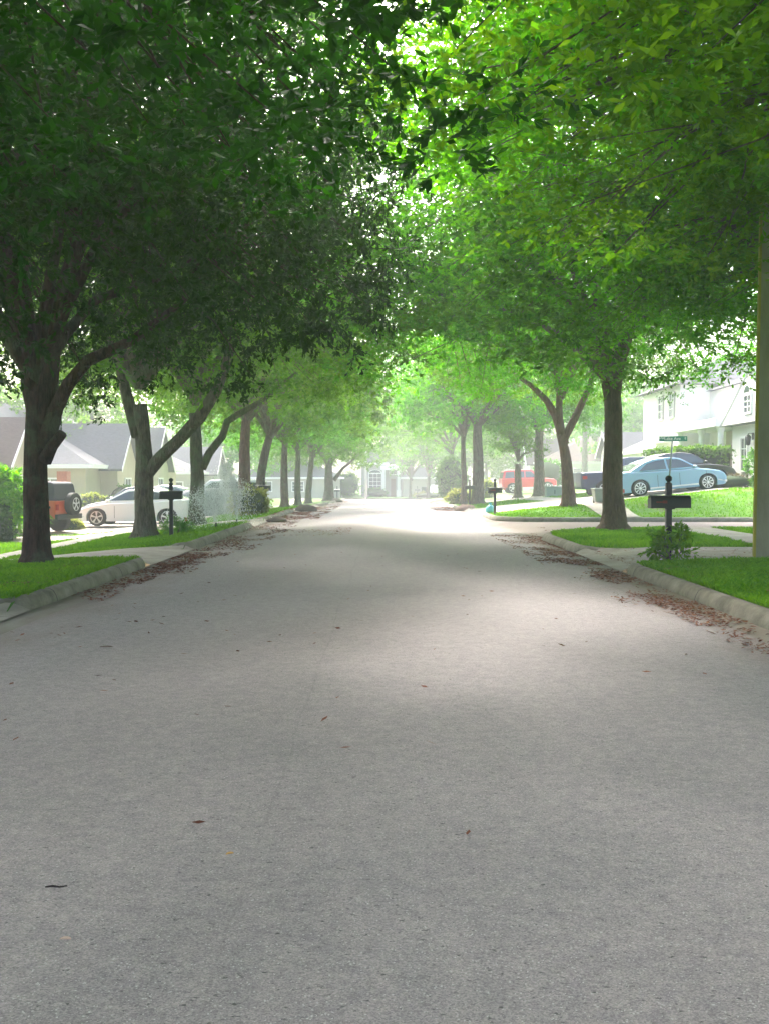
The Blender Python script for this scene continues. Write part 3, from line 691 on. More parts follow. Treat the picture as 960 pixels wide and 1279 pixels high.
shrub("green_shrub", "tall loose shrub at the left edge beside the brown roofed house", -14.3, 34.5, 1.2, 1.0, 3.1, M_SHRUB, 170, .22, .09, .35, core=False)
shrub("green_shrub", "shrub behind the red off-roader's bonnet", 13.2, 84, 1.3, 1.0, 2.3, M_SHRUB, 120, .18, .09, .25)
shrub("green_shrub", "squared low shrub in front of the red off-roader's tail", 7.0, 72, .75, .7, 1.3, M_YSHRUB, 90, .14, .08, .2)
shrub("green_shrub", "low clump beside the farthest right mailbox", 3.95+.5, 62, .8, .7, .8, M_YSHRUB, 70, .14, .08, .2)
shrub("green_shrub", "grassy tuft at the foot of the mailbox and brown forked tree", -5.35, 26.6, .4, .3, .42, M_SHRUB, 30, .12, .02, .14, core=False)
shrub("green_shrub", "shrub below the white house's garage at the right", 14.9, 41.6, .5, .6, 1.5, M_SHRUB, 70, .12, .06, .2, core=False)
shrub("green_shrub", "low brown green shrub bed by the white house's garage", 14.2, 42.6, .9, .5, .55, leaf_mat("leaf_bronze", (.06, .06, .03), (.14, .12, .06), (1.3, 1.3, 1.1), .3), 70, .1, .05, .16)
shrub("green_shrub", "green bushes left of the columned house at the road end", -4.2, 116, 1.5, 1.0, 2.7, M_SHRUB, 140, .2, .1, .35)
shrub("green_shrub", "low planting under the arched window of the columned house", -.9, 119.4, 1.3, .5, 1.0, M_SHRUB, 60, .16, .09, .25)
shrub("green_shrub", "low mound of planting beside the small forked tree", 4.6, 113.5, 1.6, .6, .55, M_YSHRUB, 60, .16, .09, .25)
shrub("flowering_shrub", "dusty pink shrub behind the white coupe's roof", -14.0, 66, 1.2, 1.0, 1.7, leaf_mat("leaf_pink", (.25, .10, .08), (.42, .22, .18), (1.2, 1.1, 1.1), .3), 80, .14, .08, .25)

def palm(label, X, Y, ht, r, nf, fl, loc_group=None, droop=1.0):
    g = gz(X, Y); root = thing("palm_tree", label, "palm tree", (X, Y, g), 0, loc_group)
    mb = MB(); pts = []; rad = []
    for i in range(13):
        t = i / 12; pts.append((.06 * sin(3 * t), 0, -.1 + (ht + .1) * t)); rad.append(r * (1.5 - .75 * t) * (1 + .08 * (i % 2)))
    mb.tube(pts, rad, 10, .1, X); mb.build("trunk", MATS["bark_mottled"], root, smooth=True)
    v = []; f = []
    for k in range(nf):
        a = 2 * pi * k / nf + random.uniform(-.2, .2); el = random.uniform(.1, 1.2); d = Vector((cos(a), sin(a), 0)); sdv = Vector((-sin(a), cos(a), 0))
        prev_p = Vector((0, 0, ht))
        for i in range(1, 19):
            t = i / 18; p = Vector((0, 0, ht)) + d * fl * (t * cos(el) + .15 * t) + Vector((0, 0, fl * (t * sin(el) - droop * .75 * t * t)))
            ln = fl * .30 * (1 - .75 * abs(t - .35)); 
            for s_ in (-1, 1):
                tip = p + sdv * s_ * ln + d * ln * .5 + Vector((0, 0, -ln * .5)); b = len(v)
                v += [tuple(prev_p), tuple(p), tuple(tip)]; f.append((b, b + 1, b + 2))
            prev_p = p
    link_obj("fronds", np_mesh("fronds", np.array(v), np.array(f), M_SHRUB, np.repeat(rng.uniform(.2, 1, len(f)), 3)), root)
    return root
tree("small_tree", "short tree with a trunk widening at its foot, in front of the red off-roader's doors", 7.75, 60.5, .42, 2.0, CR_S, rot=2.0, seed=33, sc=(.6, .6, .5), base_flare=1.9, bark=MATS["bark_mottled"], ch=2.3)
palm("tall faint palm on the skyline between the forked tree and the thick brown trunk", 17.6, 92, 7.6, .2, 20, 2.6)
palm("young palm at the left edge beside the orange off-roader", -12.75, 35.0, 1.0, .14, 14, 1.5)

# ------------------------------------------------------------------ pole, mailboxes, sign, small things
M_BLK = mat("black_paint", (.012, .012, .016), .35, spec=.5, bump=(8, .06))
M_BLKM = mat("black_matt", (.02, .02, .022), .7)
M_WHT = mat("white_paint", (.78, .77, .74), .6)
M_POLE = mat("weathered_concrete", (.25, .235, .16), .9, noise=(3.0, (.37, .35, .26), (1, 1, .25)), bump=(70, .4))
M_YEL = mat("yellow_lit_edge", (.46, .38, .04), .9, noise=(5.0, (.30, .26, .05), (1, 1, .2)))  # yellow light on the pole's left edge, put into the colour
px_, py_ = 6.33, 17.2
root = thing("utility_pole", "square grey concrete pole with a lit edge coloured yellow-green at the right border", "pole", (px_, py_, gz(px_, py_)), R(-16))
mb = MB(); hw = .22
mb.v += [(-hw, -hw, -.2), (hw, -hw, -.2), (hw, hw, -.2), (-hw, hw, -.2), (-hw * .7, -hw * .7, 8.5), (hw * .7, -hw * .7, 8.5), (hw * .7, hw * .7, 8.5), (-hw * .7, hw * .7, 8.5)]
for f_ in ((0, 3, 2, 1), (4, 5, 6, 7), (0, 1, 5, 4), (1, 2, 6, 5), (2, 3, 7, 6), (3, 0, 4, 7)): mb.f.append(f_); mb.mi.append(0)
mb.build("shaft", M_POLE, root, bevel=.02)
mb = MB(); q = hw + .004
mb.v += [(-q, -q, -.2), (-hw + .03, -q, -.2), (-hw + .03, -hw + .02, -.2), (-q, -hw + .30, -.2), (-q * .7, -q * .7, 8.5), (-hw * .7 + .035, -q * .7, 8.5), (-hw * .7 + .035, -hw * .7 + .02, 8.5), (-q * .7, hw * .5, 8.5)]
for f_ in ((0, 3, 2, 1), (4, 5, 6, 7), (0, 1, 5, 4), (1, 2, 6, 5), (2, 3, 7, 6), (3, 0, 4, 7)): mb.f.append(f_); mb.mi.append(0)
mb.build("lit_edge_strip", M_YEL, root)

def mailbox(label, X, Y, ht=1.38, L=.52, facing=-1, red=True, post_r=.045, finial=True, rz=0):
    """black box across a square post; its door end points to the road"""
    root = thing("mailbox", label, "mailbox", (X, Y, gz(X, Y)), rz, "black mailboxes on posts along the kerbs")
    mb = MB(); p = post_r
    mb.box(-p, p, -p, p, -.15, ht - .12); mb.build("post", M_BLK, root, bevel=.006)
    if finial:
        mb = MB(); z = ht - .12
        mb.lathe([(.052, z), (.052, z + .012), (.03, z + .02), (.026, z + .035), (.045, z + .05), (.056, z + .075), (.054, z + .10), (.036, z + .125), (.006, z + .135)], n=16)
        mb.build("finial", M_BLK, root, smooth=True)
    mb = MB(); zb = ht - .50; h = .20; w2 = .10
    prof = [(-w2, zb), (w2, zb), (w2, zb + h * .55)] + [(w2 * cos(t), zb + h * .55 + (h * .45) * sin(t)) for t in [pi * i / 10 for i in range(1, 10)]] + [(-w2, zb + h * .55)]
    mb.prism(prof, -L / 2, L / 2, 'x'); b = mb.build("box", M_BLK, root, bevel=.004); b.location = (0, -.045 - w2 + .07, 0)
    mb = MB(); pr = [(a * 1.07, zb + (c - zb) * 1.04 - .004) for a, c in prof]
    fx = facing * L / 2; mb.prism(pr, fx - facing * .03, fx + facing * .012, 'x'); dd = mb.build("door", M_BLK, root, bevel=.003); dd.location = b.location
    mb = MB(); mb.box(fx + facing * .012, fx + facing * .03, -.02, .02, zb + h * .8, zb + h * .92); k = mb.build("handle", M_BLKM, dd)
    mb = MB(); mb.box(-.07, .07, -.045, .045, zb - .02, zb - .002); mb.build("bracket", M_BLKM, root).location = b.location
    if red:
        mb = MB(); y = -w2 - .010; x0 = fx - facing * .07
        mb.box(min(x0, x0 - facing * .17), max(x0, x0 - facing * .17), y - .004, y, zb + .085, zb + .105)
        xx = x0 - facing * .17; mb.box(min(xx, xx + facing * .07), max(xx, xx + facing * .07), y - .004, y, zb + .075, zb + .12)
        mb.build("flag", mat("dull_red", (.22, .02, .02), .5), root).location = b.location
    return root
mailbox("large black mailbox with ball topped post and leafy shrub at its foot", 4.50, 16.5, 1.40, .62, -1)
mailbox("black mailbox with pointed finial beside the brown forked tree on the left", -5.18, 25.3, 1.42, .53, 1, red=False, rz=.1)
mailbox("hazy black mailbox left of the straight grey trunk on the left verge", -4.85, 42, 1.42, .55, 1, red=False)
mailbox("black mailbox with reddish side beyond the side street corner", 4.0, 37.8, 1.28, .5, -1)
mailbox("hazy dark mailbox near the trunk pair, right verge", 4.45, 54.5, 1.35, .5, -1, red=False)
mailbox("faint mailbox by the small forked tree at the junction", 3.55, 112.6, 1.3, .55, -1, red=False)
mailbox("faint brown-lit mailbox by the farthest left trunk", -4.35, 96, 1.25, .5, 1, red=False)

# street name sign
sx0, sy0 = 9.72, 35.6
sg = gz(sx0, sy0)
root = thing("street_sign", "green street name sign on a thin leaning pole before the blue sedan", "street sign", (sx0, sy0, sg), 0)
hs_ = W(869, 551, sy0).z - sg
mb = MB(); mb.tube([(0, 0, -.2), (.02, 0, 1.3), (.10, 0, hs_ + .02)], [.028, .028, .028], 8); mb.build("pole", mat("galvanised", (.22, .24, .22), .5, metal=.5), root, smooth=True)
sw, sh = .97, .17
mb = MB(); mb.box(-sw / 2, sw / 2, -.006, .006, -sh / 2, sh / 2); pl = mb.build("sign_plate", mat("sign_green", (.01, .19, .13), .4), root); pl.location = (.10 + .02, -.01, hs_ + sh / 2)
def text(s, size, x, z, parent, m, y=-.012):
    cu = bpy.data.curves.new("lettering", 'FONT'); cu.body = s; cu.size = size; cu.align_x = 'CENTER'; cu.align_y = 'CENTER'; cu.extrude = .001; cu.offset = .002
    o = bpy.data.objects.new("lettering", cu); COL.objects.link(o)
    dg = bpy.context.evaluated_depsgraph_get(); me = bpy.data.meshes.new_from_object(o.evaluated_get(dg)); bpy.data.objects.remove(o)
    me.materials.clear(); me.materials.append(m)
    q = link_obj("lettering", me, parent); q.location = (x, y, z); q.rotation_euler = (pi / 2, 0, 0); return q
text("NW", .11, -.385, .01, pl, M_WHT); text("Lake Ave", .15, -.02, 0, pl, M_WHT); text("E", .11, .42, .01, pl, M_WHT)

# sprinkler and spray
M_DROP = mat("water_drop", (.9, .93, .95), .2, spec=.6)
pS = W(270, 668, 29.0); gS = gz(pS.x, 29.0)
def sprinkler(label, X, Y, plumes, n):
    root = thing("sprinkler", label, "sprinkler", (X, Y, gz(X, Y)), 0, "lawn sprinklers spraying water")
    mb = MB(); mb.lathe([(.03, -.05), (.03, .07), (.022, .08), (.022, .11), (.034, .115), (.03, .135)], n=12); mb.build("sprinkler_head", M_BLKM, root, smooth=True)
    P = []; D = []
    for _ in range(n):
        vx, vy, vz, sp = random.choice(plumes); tt = random.random() ** .8 * 1.15
        j = [random.gauss(0, sp) for _ in range(3)]; v0 = Vector((vx + j[0], vy + j[1], vz + j[2]))
        p = v0 * tt + Vector((0, 0, .13 - 4.9 * tt * tt)) * 1.0; vel = v0 + Vector((0, 0, -9.8 * tt))
        if p.z < 0: continue
        P.append(p + Vector([random.gauss(0, .02 + .05 * tt) for _ in range(3)])); D.append(vel.normalized())
    P = np.array(P); D = np.array(D); m_ = len(P); s = rng.uniform(.006, .012, m_)[:, None]; ln = rng.uniform(.015, .045, m_)[:, None]
    sdv = np.cross(D, rng.normal(0, 1, (m_, 3))); sdv /= np.linalg.norm(sdv, axis=1)[:, None]; s2 = np.cross(D, sdv)
    v = np.empty((m_ * 4, 3)); v[0::4] = P + D * ln; v[1::4] = P + sdv * s; v[2::4] = P - sdv * s * .5 + s2 * s; v[3::4] = P - sdv * s * .5 - s2 * s
    b = np.arange(m_)[:, None] * 4; f = np.concatenate([b + [0, 1, 2], b + [0, 2, 3], b + [0, 3, 1], b + [1, 3, 2]])
    o = link_obj("spray", np_mesh("spray", v, f, M_DROP), root); o['kind'] = 'stuff'
    return root
s1 = sprinkler("black sprinkler head throwing a fan of water on the left verge", pS.x, 29.0, [(-.9, .1, 3.6, .28), (-.3, 0, 4.3, .22), (.6, .2, 4.6, .3), (-1.5, .4, 3.8, .3)], 5200)
s2_ = sprinkler("second sprinkler jet rising by the driveway mouth, right of the first", -4.35, 31.0 - .3, [(-.55, .3, 5.6, .12), (-.35, .3, 5.0, .15), (.3, .2, 4.2, .3)], 4200)
def mist_mat(d):
    m = bpy.data.materials.new("spray_mist"); m.use_nodes = True; n = m.node_tree; n.nodes.clear()
    o = n.nodes.new("ShaderNodeOutputMaterial"); p = n.nodes.new("ShaderNodeVolumePrincipled"); p.inputs["Color"].default_value = (.96, .98, 1, 1); p.inputs["Density"].default_value = d
    n.links.new(p.outputs[0], o.inputs["Volume"]); return m
def blob(rx, ry, rz_, parent, m, loc, name="mist", rot=0):
    mb = MB(); mb.lathe([(max(.01, cos(t) * 1), sin(t)) for t in [-pi / 2 + pi * i / 12 for i in range(13)]], n=20)
    o = mb.build(name, m, parent, smooth=True); o.scale = (rx, ry, rz_); o.location = loc; o.rotation_euler = (0, rot, 0); o['kind'] = 'stuff'; return o
MM = mist_mat(.28)
blob(.55, .5, .75, s1, MM, (-.05, .1, .75), rot=-.1); blob(.38, .4, .95, s2_, mist_mat(.4), (-.25, .2, .95), rot=-.12)

# dark heaps at the kerb noses
def heap(label, X, Y, w_, h_, m):
    g = zr(Y); mb = MB(); n = 14; P = []
    for j in range(6):
        t = j / 5
        for k in range(n):
            a = 2 * pi * k / n; r_ = cos(t * pi / 2) + .02; q = 1 + .28 * mnoise.noise(Vector((cos(a) * 1.5 + X, sin(a) * 1.5 + Y, t * 2)))
            P.append((cos(a) * r_ * w_ * q, sin(a) * r_ * w_ * 1.1 * q, sin(t * pi / 2) * h_ * q - .01))
    mb.v = P
    for j in range(5):
        for k in range(n): mb.f.append((j * n + k, j * n + (k + 1) % n, (j + 1) * n + (k + 1) % n, (j + 1) * n + k)); mb.mi.append(0)
    mb.f.append(tuple(5 * n + k for k in range(n))); mb.mi.append(0); mb.f.append(tuple(reversed(range(n)))); mb.mi.append(0)
    o = mb.build("debris_heap", m, smooth=True); o.location = (X, Y, g); return tag(o, label, "heap", "dark heaps along the left kerb")
M_HEAP = mat("damp_debris", (.045, .035, .032), .9, noise=(7, (.10, .065, .05), (1, 1, 1)), bump=(25, 1))
heap("dark mound of debris at the kerb end, nearer of the two on the left", -3.55, 34.4, .34, .17, M_HEAP)
heap("dark mound of debris at the kerb beside the reddish leaf drift, farther left one", -3.55, 47.2, .5, .30, M_HEAP)
heap("faint dark mound by the farthest left trunk", -3.9, 84, .6, .3, M_HEAP)
heap("brown mound on the right kerb nose before the far driveway", 3.75, 48.2, .5, .3, mat("brown_debris", (.14, .085, .06), .9, noise=(7, (.22, .14, .10), (1, 1, 1)), bump=(25, 1)))

# utility box, bins, bag
X, Y = W(691, 620, 56).x, 56
root = thing("utility_box", "low pale green utility cabinet on the lawn in front of the red off-roader", "utility box", (X, Y, gz(X, Y)))
M_UB = mat("pale_green_metal", (.24, .32, .28), .5)
MB().box(-.44, .44, -.35, .35, -.1, .48).build("cabinet", M_UB, root, bevel=.03); MB().box(-.47, .47, -.38, .38, .485, .55).build("lid", M_UB, root, bevel=.02)
MB().box(-.02, .02, -.37, -.352, .15, .35).build("handle", M_BLKM, root)
def bin_(label, X, Y, m, h=1.05):
    root = thing("wheeled_bin", label, "bin", (X, Y, gz(X, Y)))
    mb = MB(); mb.v = [(-.24, -.24, .04), (.24, -.24, .04), (.24, .24, .04), (-.24, .24, .04), (-.3, -.32, h * .92), (.3, -.32, h * .92), (.3, .32, h * .92), (-.3, .32, h * .92)]
    for f_ in ((0, 3, 2, 1), (4, 5, 6, 7), (0, 1, 5, 4), (1, 2, 6, 5), (2, 3, 7, 6), (3, 0, 4, 7)): mb.f.append(f_); mb.mi.append(0)
    mb.build("bin_body", m, root, bevel=.02); MB().box(-.32, .32, -.34, .34, h * .925, h).build("lid", m, root, bevel=.02)
    for s_ in (-1, 1): MB().lathe([(.1, -.03), (.1, .03)], (s_ * .22, .24, .1), 12, 'x').build("wheel", M_BLKM, root)
    return root
bin_("grey bin beside the vase shaped tree on the far lawn", W(718, 610, 44).x, 44.0 - 5.2, mat("bin_grey", (.30, .33, .30), .6), .55)
bin_("dark bin in front of the garage at the road end", 5.35 - .9, 117, mat("bin_dark", (.06, .065, .07), .6), 1.2)
def bag(label, X, Y, m):
    mb = MB(); n = 12; P = []
    for j, (r_, z) in enumerate([(.10, 0), (.17, .03), (.19, .12), (.15, .22), (.06, .29), (.03, .31), (.08, .38)]):
        for k in range(n):
            a = 2 * pi * k / n; q = 1 + .2 * mnoise.noise(Vector((cos(a) * 2, sin(a) * 2, z * 9))); P.append((cos(a) * r_ * q, sin(a) * r_ * q, z))
    mb.v = P
    for j in range(6):
        for k in range(n): mb.f.append((j * n + k, j * n + (k + 1) % n, (j + 1) * n + (k + 1) % n, (j + 1) * n + k)); mb.mi.append(0)
    mb.f.append(tuple(reversed(range(n)))); mb.mi.append(0)
    o = mb.build("plastic_bag", m, smooth=True); o.location = (X, Y, gz(X, Y) + .01); return tag(o, label, "bag")
bag("light blue bag on the grass behind the far right mailbox post", 3.98, 39.2, mat("bag_blue", (.12, .55, .65), .4))

# thin light pole at the road end
X, Y = W(457, 600, 103).x, 103.2
root = thing("lamp_post", "thin pale lamp post standing at the left of the road end", "lamp post", (X, Y, zr(Y)))
MB().tube([(0, 0, -.2), (0, 0, 5.2)], [.13, .09], 10).build("pole", mat("pole_pale", (.42, .42, .40), .6), root, smooth=True)
MB().tube([(0, 0, 5.2), (.1, -.2, 5.6), (.2, -.9, 5.7)], [.05, .05, .04], 8).build("arm", MATS["pole_pale"], root, smooth=True)
MB().box(.1, .32, -1.5, -.9, 5.66, 5.78).build("lamp_head", MATS["pole_pale"], root, bevel=.03)

# ------------------------------------------------------------------ vehicles
M_TYRE = mat("tyre_rubber", (.018, .018, .019), .85)
M_RIM = mat("alloy", (.62, .63, .65), .3, metal=.8)
M_GLASS = mat("car_glass", (.03, .04, .05), .08, spec=.9)
M_LAMP = mat("headlamp", (.7, .72, .74), .1, spec=.8)
M_RLAMP = mat("tail_lamp", (.35, .01, .01), .2)
def wheel(parent, x, y, r, wd=.22, spokes=5, side=1, rimf=.66, axis='y', name="wheel", z=None):
    z = r if z is None else z
    o = MB(); prof = [(r * rimf, -wd / 2), (r * .93, -wd / 2), (r, -wd / 2 + .03), (r, wd / 2 - .03), (r * .93, wd / 2), (r * rimf, wd / 2)]
    wh = bpy.data.objects.new(name, None); COL.objects.link(wh); wh.parent = parent; wh.location = (x, y, z); wh.empty_display_size = .1
    o.lathe(prof, n=28, axis=axis); o.build("tyre", M_TYRE, wh, smooth=False)
    k = MB(); sg_ = side; f0 = sg_ * wd / 2
    k.lathe([(r * rimf * .90, f0 - sg_ * .10), (r * rimf * .92, f0 - sg_ * .02), (r * rimf, f0 + sg_ * .004), (r * rimf * 1.02, f0 - sg_ * .01)][::1], n=28, axis=axis) if False else None
    n = 28; b = len(k.v)
    for (rr, h) in ((r * rimf * 1.01, f0 + sg_ * .003), (r * rimf * .9, f0 + sg_ * .006), (r * rimf * .88, f0 - sg_ * .09)):
        for i in range(n):
            a = 2 * pi * i / n; p = (rr * cos(a), h, rr * sin(a)) if axis == 'y' else (h, rr * cos(a), rr * sin(a)); k.v.append(p)
    for j in range(2):
        for i in range(n): k.f.append((b + j * n + i, b + j * n + (i + 1) % n, b + (j + 1) * n + (i + 1) % n, b + (j + 1) * n + i)); k.mi.append(0)
    for s_ in range(spokes):
        a = 2 * pi * s_ / spokes + .3; da = .20 if spokes <= 6 else .11; ro = r * rimf * .92; ri = r * .10
        pts = []
        for hh in (f0 + sg_ * .004, f0 - sg_ * .04):
            for (rr, aa) in ((ri, a - da * 2.2), (ro, a - da), (ro, a + da), (ri, a + da * 2.2)):
                pts.append((rr * cos(aa), hh, rr * sin(aa)) if axis == 'y' else (hh, rr * cos(aa), rr * sin(aa)))
        b = len(k.v); k.v += pts
        for f_ in ((0, 1, 2, 3), (7, 6, 5, 4), (0, 4, 5, 1), (1, 5, 6, 2), (2, 6, 7, 3), (3, 7, 4, 0)): k.f.append(tuple(b + i for i in f_)); k.mi.append(0)
    k.lathe([(r * .16, min(f0, f0 - sg_ * .05)), (r * .16, max(f0 + sg_ * .006, f0 - sg_ * .05) if sg_ > 0 else f0 + .0), (r * .1, f0 + sg_ * .012)] if sg_ > 0 else [(r * .1, f0 - .012), (r * .16, f0 - .006), (r * .16, f0 + .05)], n=12, axis=axis)
    k.build("rim", M_RIM, wh)
    d = MB(); d.lathe([(r * rimf * .86, f0 - sg_ * .095 - .004), (r * rimf * .86, f0 - sg_ * .095 + .004)], n=20, axis=axis); d.build("brake_disc", M_BLKM, wh)
    return wh
def car(name, label, cat, X, Y, rz, L, Wd, wheels, r, top, cabin, panes, paint, pitch=0, group=None, zb=.19, tumble=.24, cabin_mat=None, spokes=5,
        screens=True, doors=(), z=None, roof_rails=False, lamp_f=None, lamp_r=None, rimf=.66, arch_trim=False):
    """+x is the nose. top: upper outline from tail to nose; cabin: outline of the glasshouse; panes: side glass polygons"""
    root = thing(name, label, cat, (X, Y, gz(X, Y) + .025 if z is None else z), rz, group); root.rotation_euler = (0, -pitch, rz)
    low = []
    for wx in sorted(wheels, reverse=True):
        ra = r + .055; a0 = math.acos(max(-1, min(1, (r - zb) / ra)))
        th0 = -pi / 2 + a0
        n = 12
        for i in range(n + 1):
            a = (-pi / 2 + a0) + (2 * pi - 2 * a0) * i / n
            low.append((wx + ra * cos(a), max(zb, r + ra * sin(a))))
    x_t, x_n = top[0][0], top[-1][0]
    out = list(top) + [(x_n - .05, zb + .03), (x_n - .16, zb)] + low + [(x_t + .16, zb), (x_t + .05, zb + .03)]
    xm = (x_t + x_n) / 2
    def inset(p, k, e):
        x_, z_ = p; zz = z_ - k * sst(.55, .8, z_); ex = sst(.78, 1.0, abs(x_ - xm) / (L / 2)); return (x_ - math.copysign(e * ex, x_ - xm), zz)
    layers = [(-Wd / 2, .05, .22), (-Wd / 2 + .05, .015, .12), (-Wd / 2 + .22, 0, .04), (0, -.01, 0), (Wd / 2 - .22, 0, .04), (Wd / 2 - .05, .015, .12), (Wd / 2, .05, .22)]
    mb = MB(); n = len(out)
    for y, k, e in layers: mb.v += [(inset(p, k, e)[0], y, inset(p, k, e)[1]) for p in out]
    for j in range(len(layers) - 1):
        for i in range(n):
            i2 = (i + 1) % n; mb.f.append((j * n + i, j * n + i2, (j + 1) * n + i2, (j + 1) * n + i)); mb.mi.append(0)
    mb.f.append(tuple(range(n))); mb.f.append(tuple(reversed(range((len(layers) - 1) * n, len(layers) * n)))); mb.mi += [0, 0]
    body = mb.build("body", paint, root, bevel=.012)
    # glasshouse
    zc = min(p[1] for p in cabin); zt = max(p[1] for p in cabin); yb = Wd / 2 - .06
    yy = lambda z_: yb - (z_ - zc) * tumble / .5 * .5 * 1.0
    mb = MB(); m_ = len(cabin)
    for s_ in (-1, 1): mb.v += [(x_, s_ * yy(z_), z_) for x_, z_ in cabin]
    for i in range(m_): i2 = (i + 1) % m_; mb.f.append((i, i2, m_ + i2, m_ + i)); mb.mi.append(0)
    mb.f += [tuple(range(m_)), tuple(reversed(range(m_, 2 * m_)))]; mb.mi += [0, 0]
    mb.build("cabin", cabin_mat or paint, root, bevel=.03)
    for poly in panes:
        for s_ in (-1, 1):
            w_ = MB(); w_.v = [(x_, s_ * (yy(z_) + .006), z_) for x_, z_ in poly] + [(x_, s_ * (yy(z_) - .01), z_) for x_, z_ in poly]; k = len(poly)
            w_.f = [tuple(range(k)), tuple(reversed(range(k, 2 * k)))] + [(i, (i + 1) % k, k + (i + 1) % k, k + i) for i in range(k)]; w_.mi = [0] * len(w_.f)
            w_.build("side_window", M_GLASS, root)
    if screens:
        for (a, b_, nm) in ((0, 1, "rear_window"), (len(cabin) - 2, len(cabin) - 1, "windscreen")):
            p, q = cabin[a], cabin[b_]; dx, dz = q[0] - p[0], q[1] - p[1]; ln = math.hypot(dx, dz); nx, nz = -dz / ln, dx / ln
            if (nx * (p[0] - xm)) < 0: nx, nz = -nx, -nz
            if nz < 0: nx, nz = -nx, -nz
            P = [(p[0] + dx * t + nx * .006, (yy(p[1] + dz * t) - .07) * s_, p[1] + dz * t + nz * .006) for t, s_ in ((.12, -1), (.9, -1), (.9, 1), (.12, 1))]
            w_ = MB(); w_.v = P + [(x_ - nx * .015, y_, z_ - nz * .015) for x_, y_, z_ in P]
            w_.f = [(0, 1, 2, 3), (7, 6, 5, 4), (0, 4, 5, 1), (1, 5, 6, 2), (2, 6, 7, 3), (3, 7, 4, 0)]; w_.mi = [0] * 6; w_.build(nm, M_GLASS, root)
    for wx in wheels:
        for s_ in (-1, 1): wheel(root, wx, s_ * (Wd / 2 - .13), r, .22, spokes, s_, rimf)
    MB().box(x_t + .3, x_n - .3, -Wd / 2 + .3, Wd / 2 - .3, zb + .02, .5).build("underbody", M_BLKM, root)
    zh = top[-1][1] + .02 if lamp_f is None else lamp_f; zl = top[0][1] - .1 if lamp_r is None else lamp_r
    for s_ in (-1, 1):
        y0_, y1_ = sorted((s_ * (Wd / 2 - .28), s_ * (Wd / 2 - .075)))
        MB().prism([(x_n - .52, zh + .06), (x_n - .48, zh - .01), (x_n - .13, zh - .10), (x_n - .10, zh - .02)], y0_ + (0 if s_ > 0 else -.075), y1_ + (.078 if s_ > 0 else 0), 'y').build("headlight", M_LAMP, root, bevel=.01)
        MB().box(x_t + .07, x_t + .28, y0_ + (0 if s_ > 0 else -.078), y1_ + (.078 if s_ > 0 else 0), zl - .1, zl + .05).build("tail_light", M_RLAMP, root, bevel=.015)
        mx_ = cabin[-1][0] - .28; MB().box(mx_ - .06, mx_ + .06, min(s_ * (Wd / 2 - .05), s_ * (Wd / 2 + .14)), max(s_ * (Wd / 2 - .05), s_ * (Wd / 2 + .14)), zc + .03, zc + .15).build("mirror", M_BLKM if cabin_mat else paint, root, bevel=.03)
        for dx_ in doors: MB().box(dx_, dx_ + .16, min(s_ * (Wd / 2 + .002), s_ * (Wd / 2 + .025)), max(s_ * (Wd / 2 + .002), s_ * (Wd / 2 + .025)), zc - .13, zc - .10).build("door_handle", paint, root)
    if doors:
        for sx_ in [d_ - .12 for d_ in doors] + [doors[-1] + .98]:
            for s_ in (-1, 1): MB().box(sx_ - .007, sx_ + .007, *sorted((s_ * (Wd / 2 - .01), s_ * (Wd / 2 + .003))), zb + .12, zc - .10).build("door_seam", M_BLKM, root)
    for z_ in (zb + .12,):
        MB().box(x_n - .2, x_n + .0, -.45, .45, z_, z_ + .12).build("grille", M_BLKM, root)
    return root
SED_TOP = [(-2.32, .42), (-2.36, .62), (-2.33, .90), (-2.22, 1.0), (-1.9, 1.03), (-1.3, .97), (.2, .93), (.95, .93), (1.5, .86), (1.95, .76), (2.2, .64), (2.3, .48), (2.28, .36)]
SED_CAB = [(-1.85, .98), (-1.15, 1.33), (-.75, 1.43), (-.1, 1.45), (.35, 1.38), (1.15, .90)]
SED_PANES = [[(-1.38, 1.01), (-1.02, 1.27), (-.66, 1.355), (-.30, 1.375), (-.26, 1.0)], [(-.18, 1.0), (-.22, 1.375), (.22, 1.345), (.36, 1.30), (.88, 1.0)]]
def paint(name, c, rough=.28): return mat(name, c, rough, spec=.5, coat=.6)
# blue sedan, nose to the right and uphill
c = car("parked_car", "light blue sedan parked nose right on the sloping right driveway", "car", 11.38, 42.0, R(6), 4.66, 1.83, (-1.40, 1.38), .33, SED_TOP, SED_CAB, SED_PANES, paint("blue_paint", (.20, .37, .53)), pitch=R(5.2), doors=(-.55, .35), spokes=9, rimf=.70)
c.location.z = W(835, 616, 42).z
# trim line low on its doors
MB().box(-1.0, .98, -.93, -.916, .27, .33).build("sill_trim", M_WHT, c, bevel=.005); MB().box(-1.0, .98, .916, .93, .27, .33).build("sill_trim", M_WHT, c, bevel=.005)
# dark car behind it
car("parked_car", "black car behind the blue sedan with only its nose and windscreen showing", "car", 12.6, 44.6, R(3), 4.66, 1.83, (-1.40, 1.38), .33, SED_TOP, SED_CAB, SED_PANES, paint("black_car_paint", (.015, .016, .02)), pitch=R(3), doors=(-.55, .35), z=W(870, 607.5, 44.6).z)
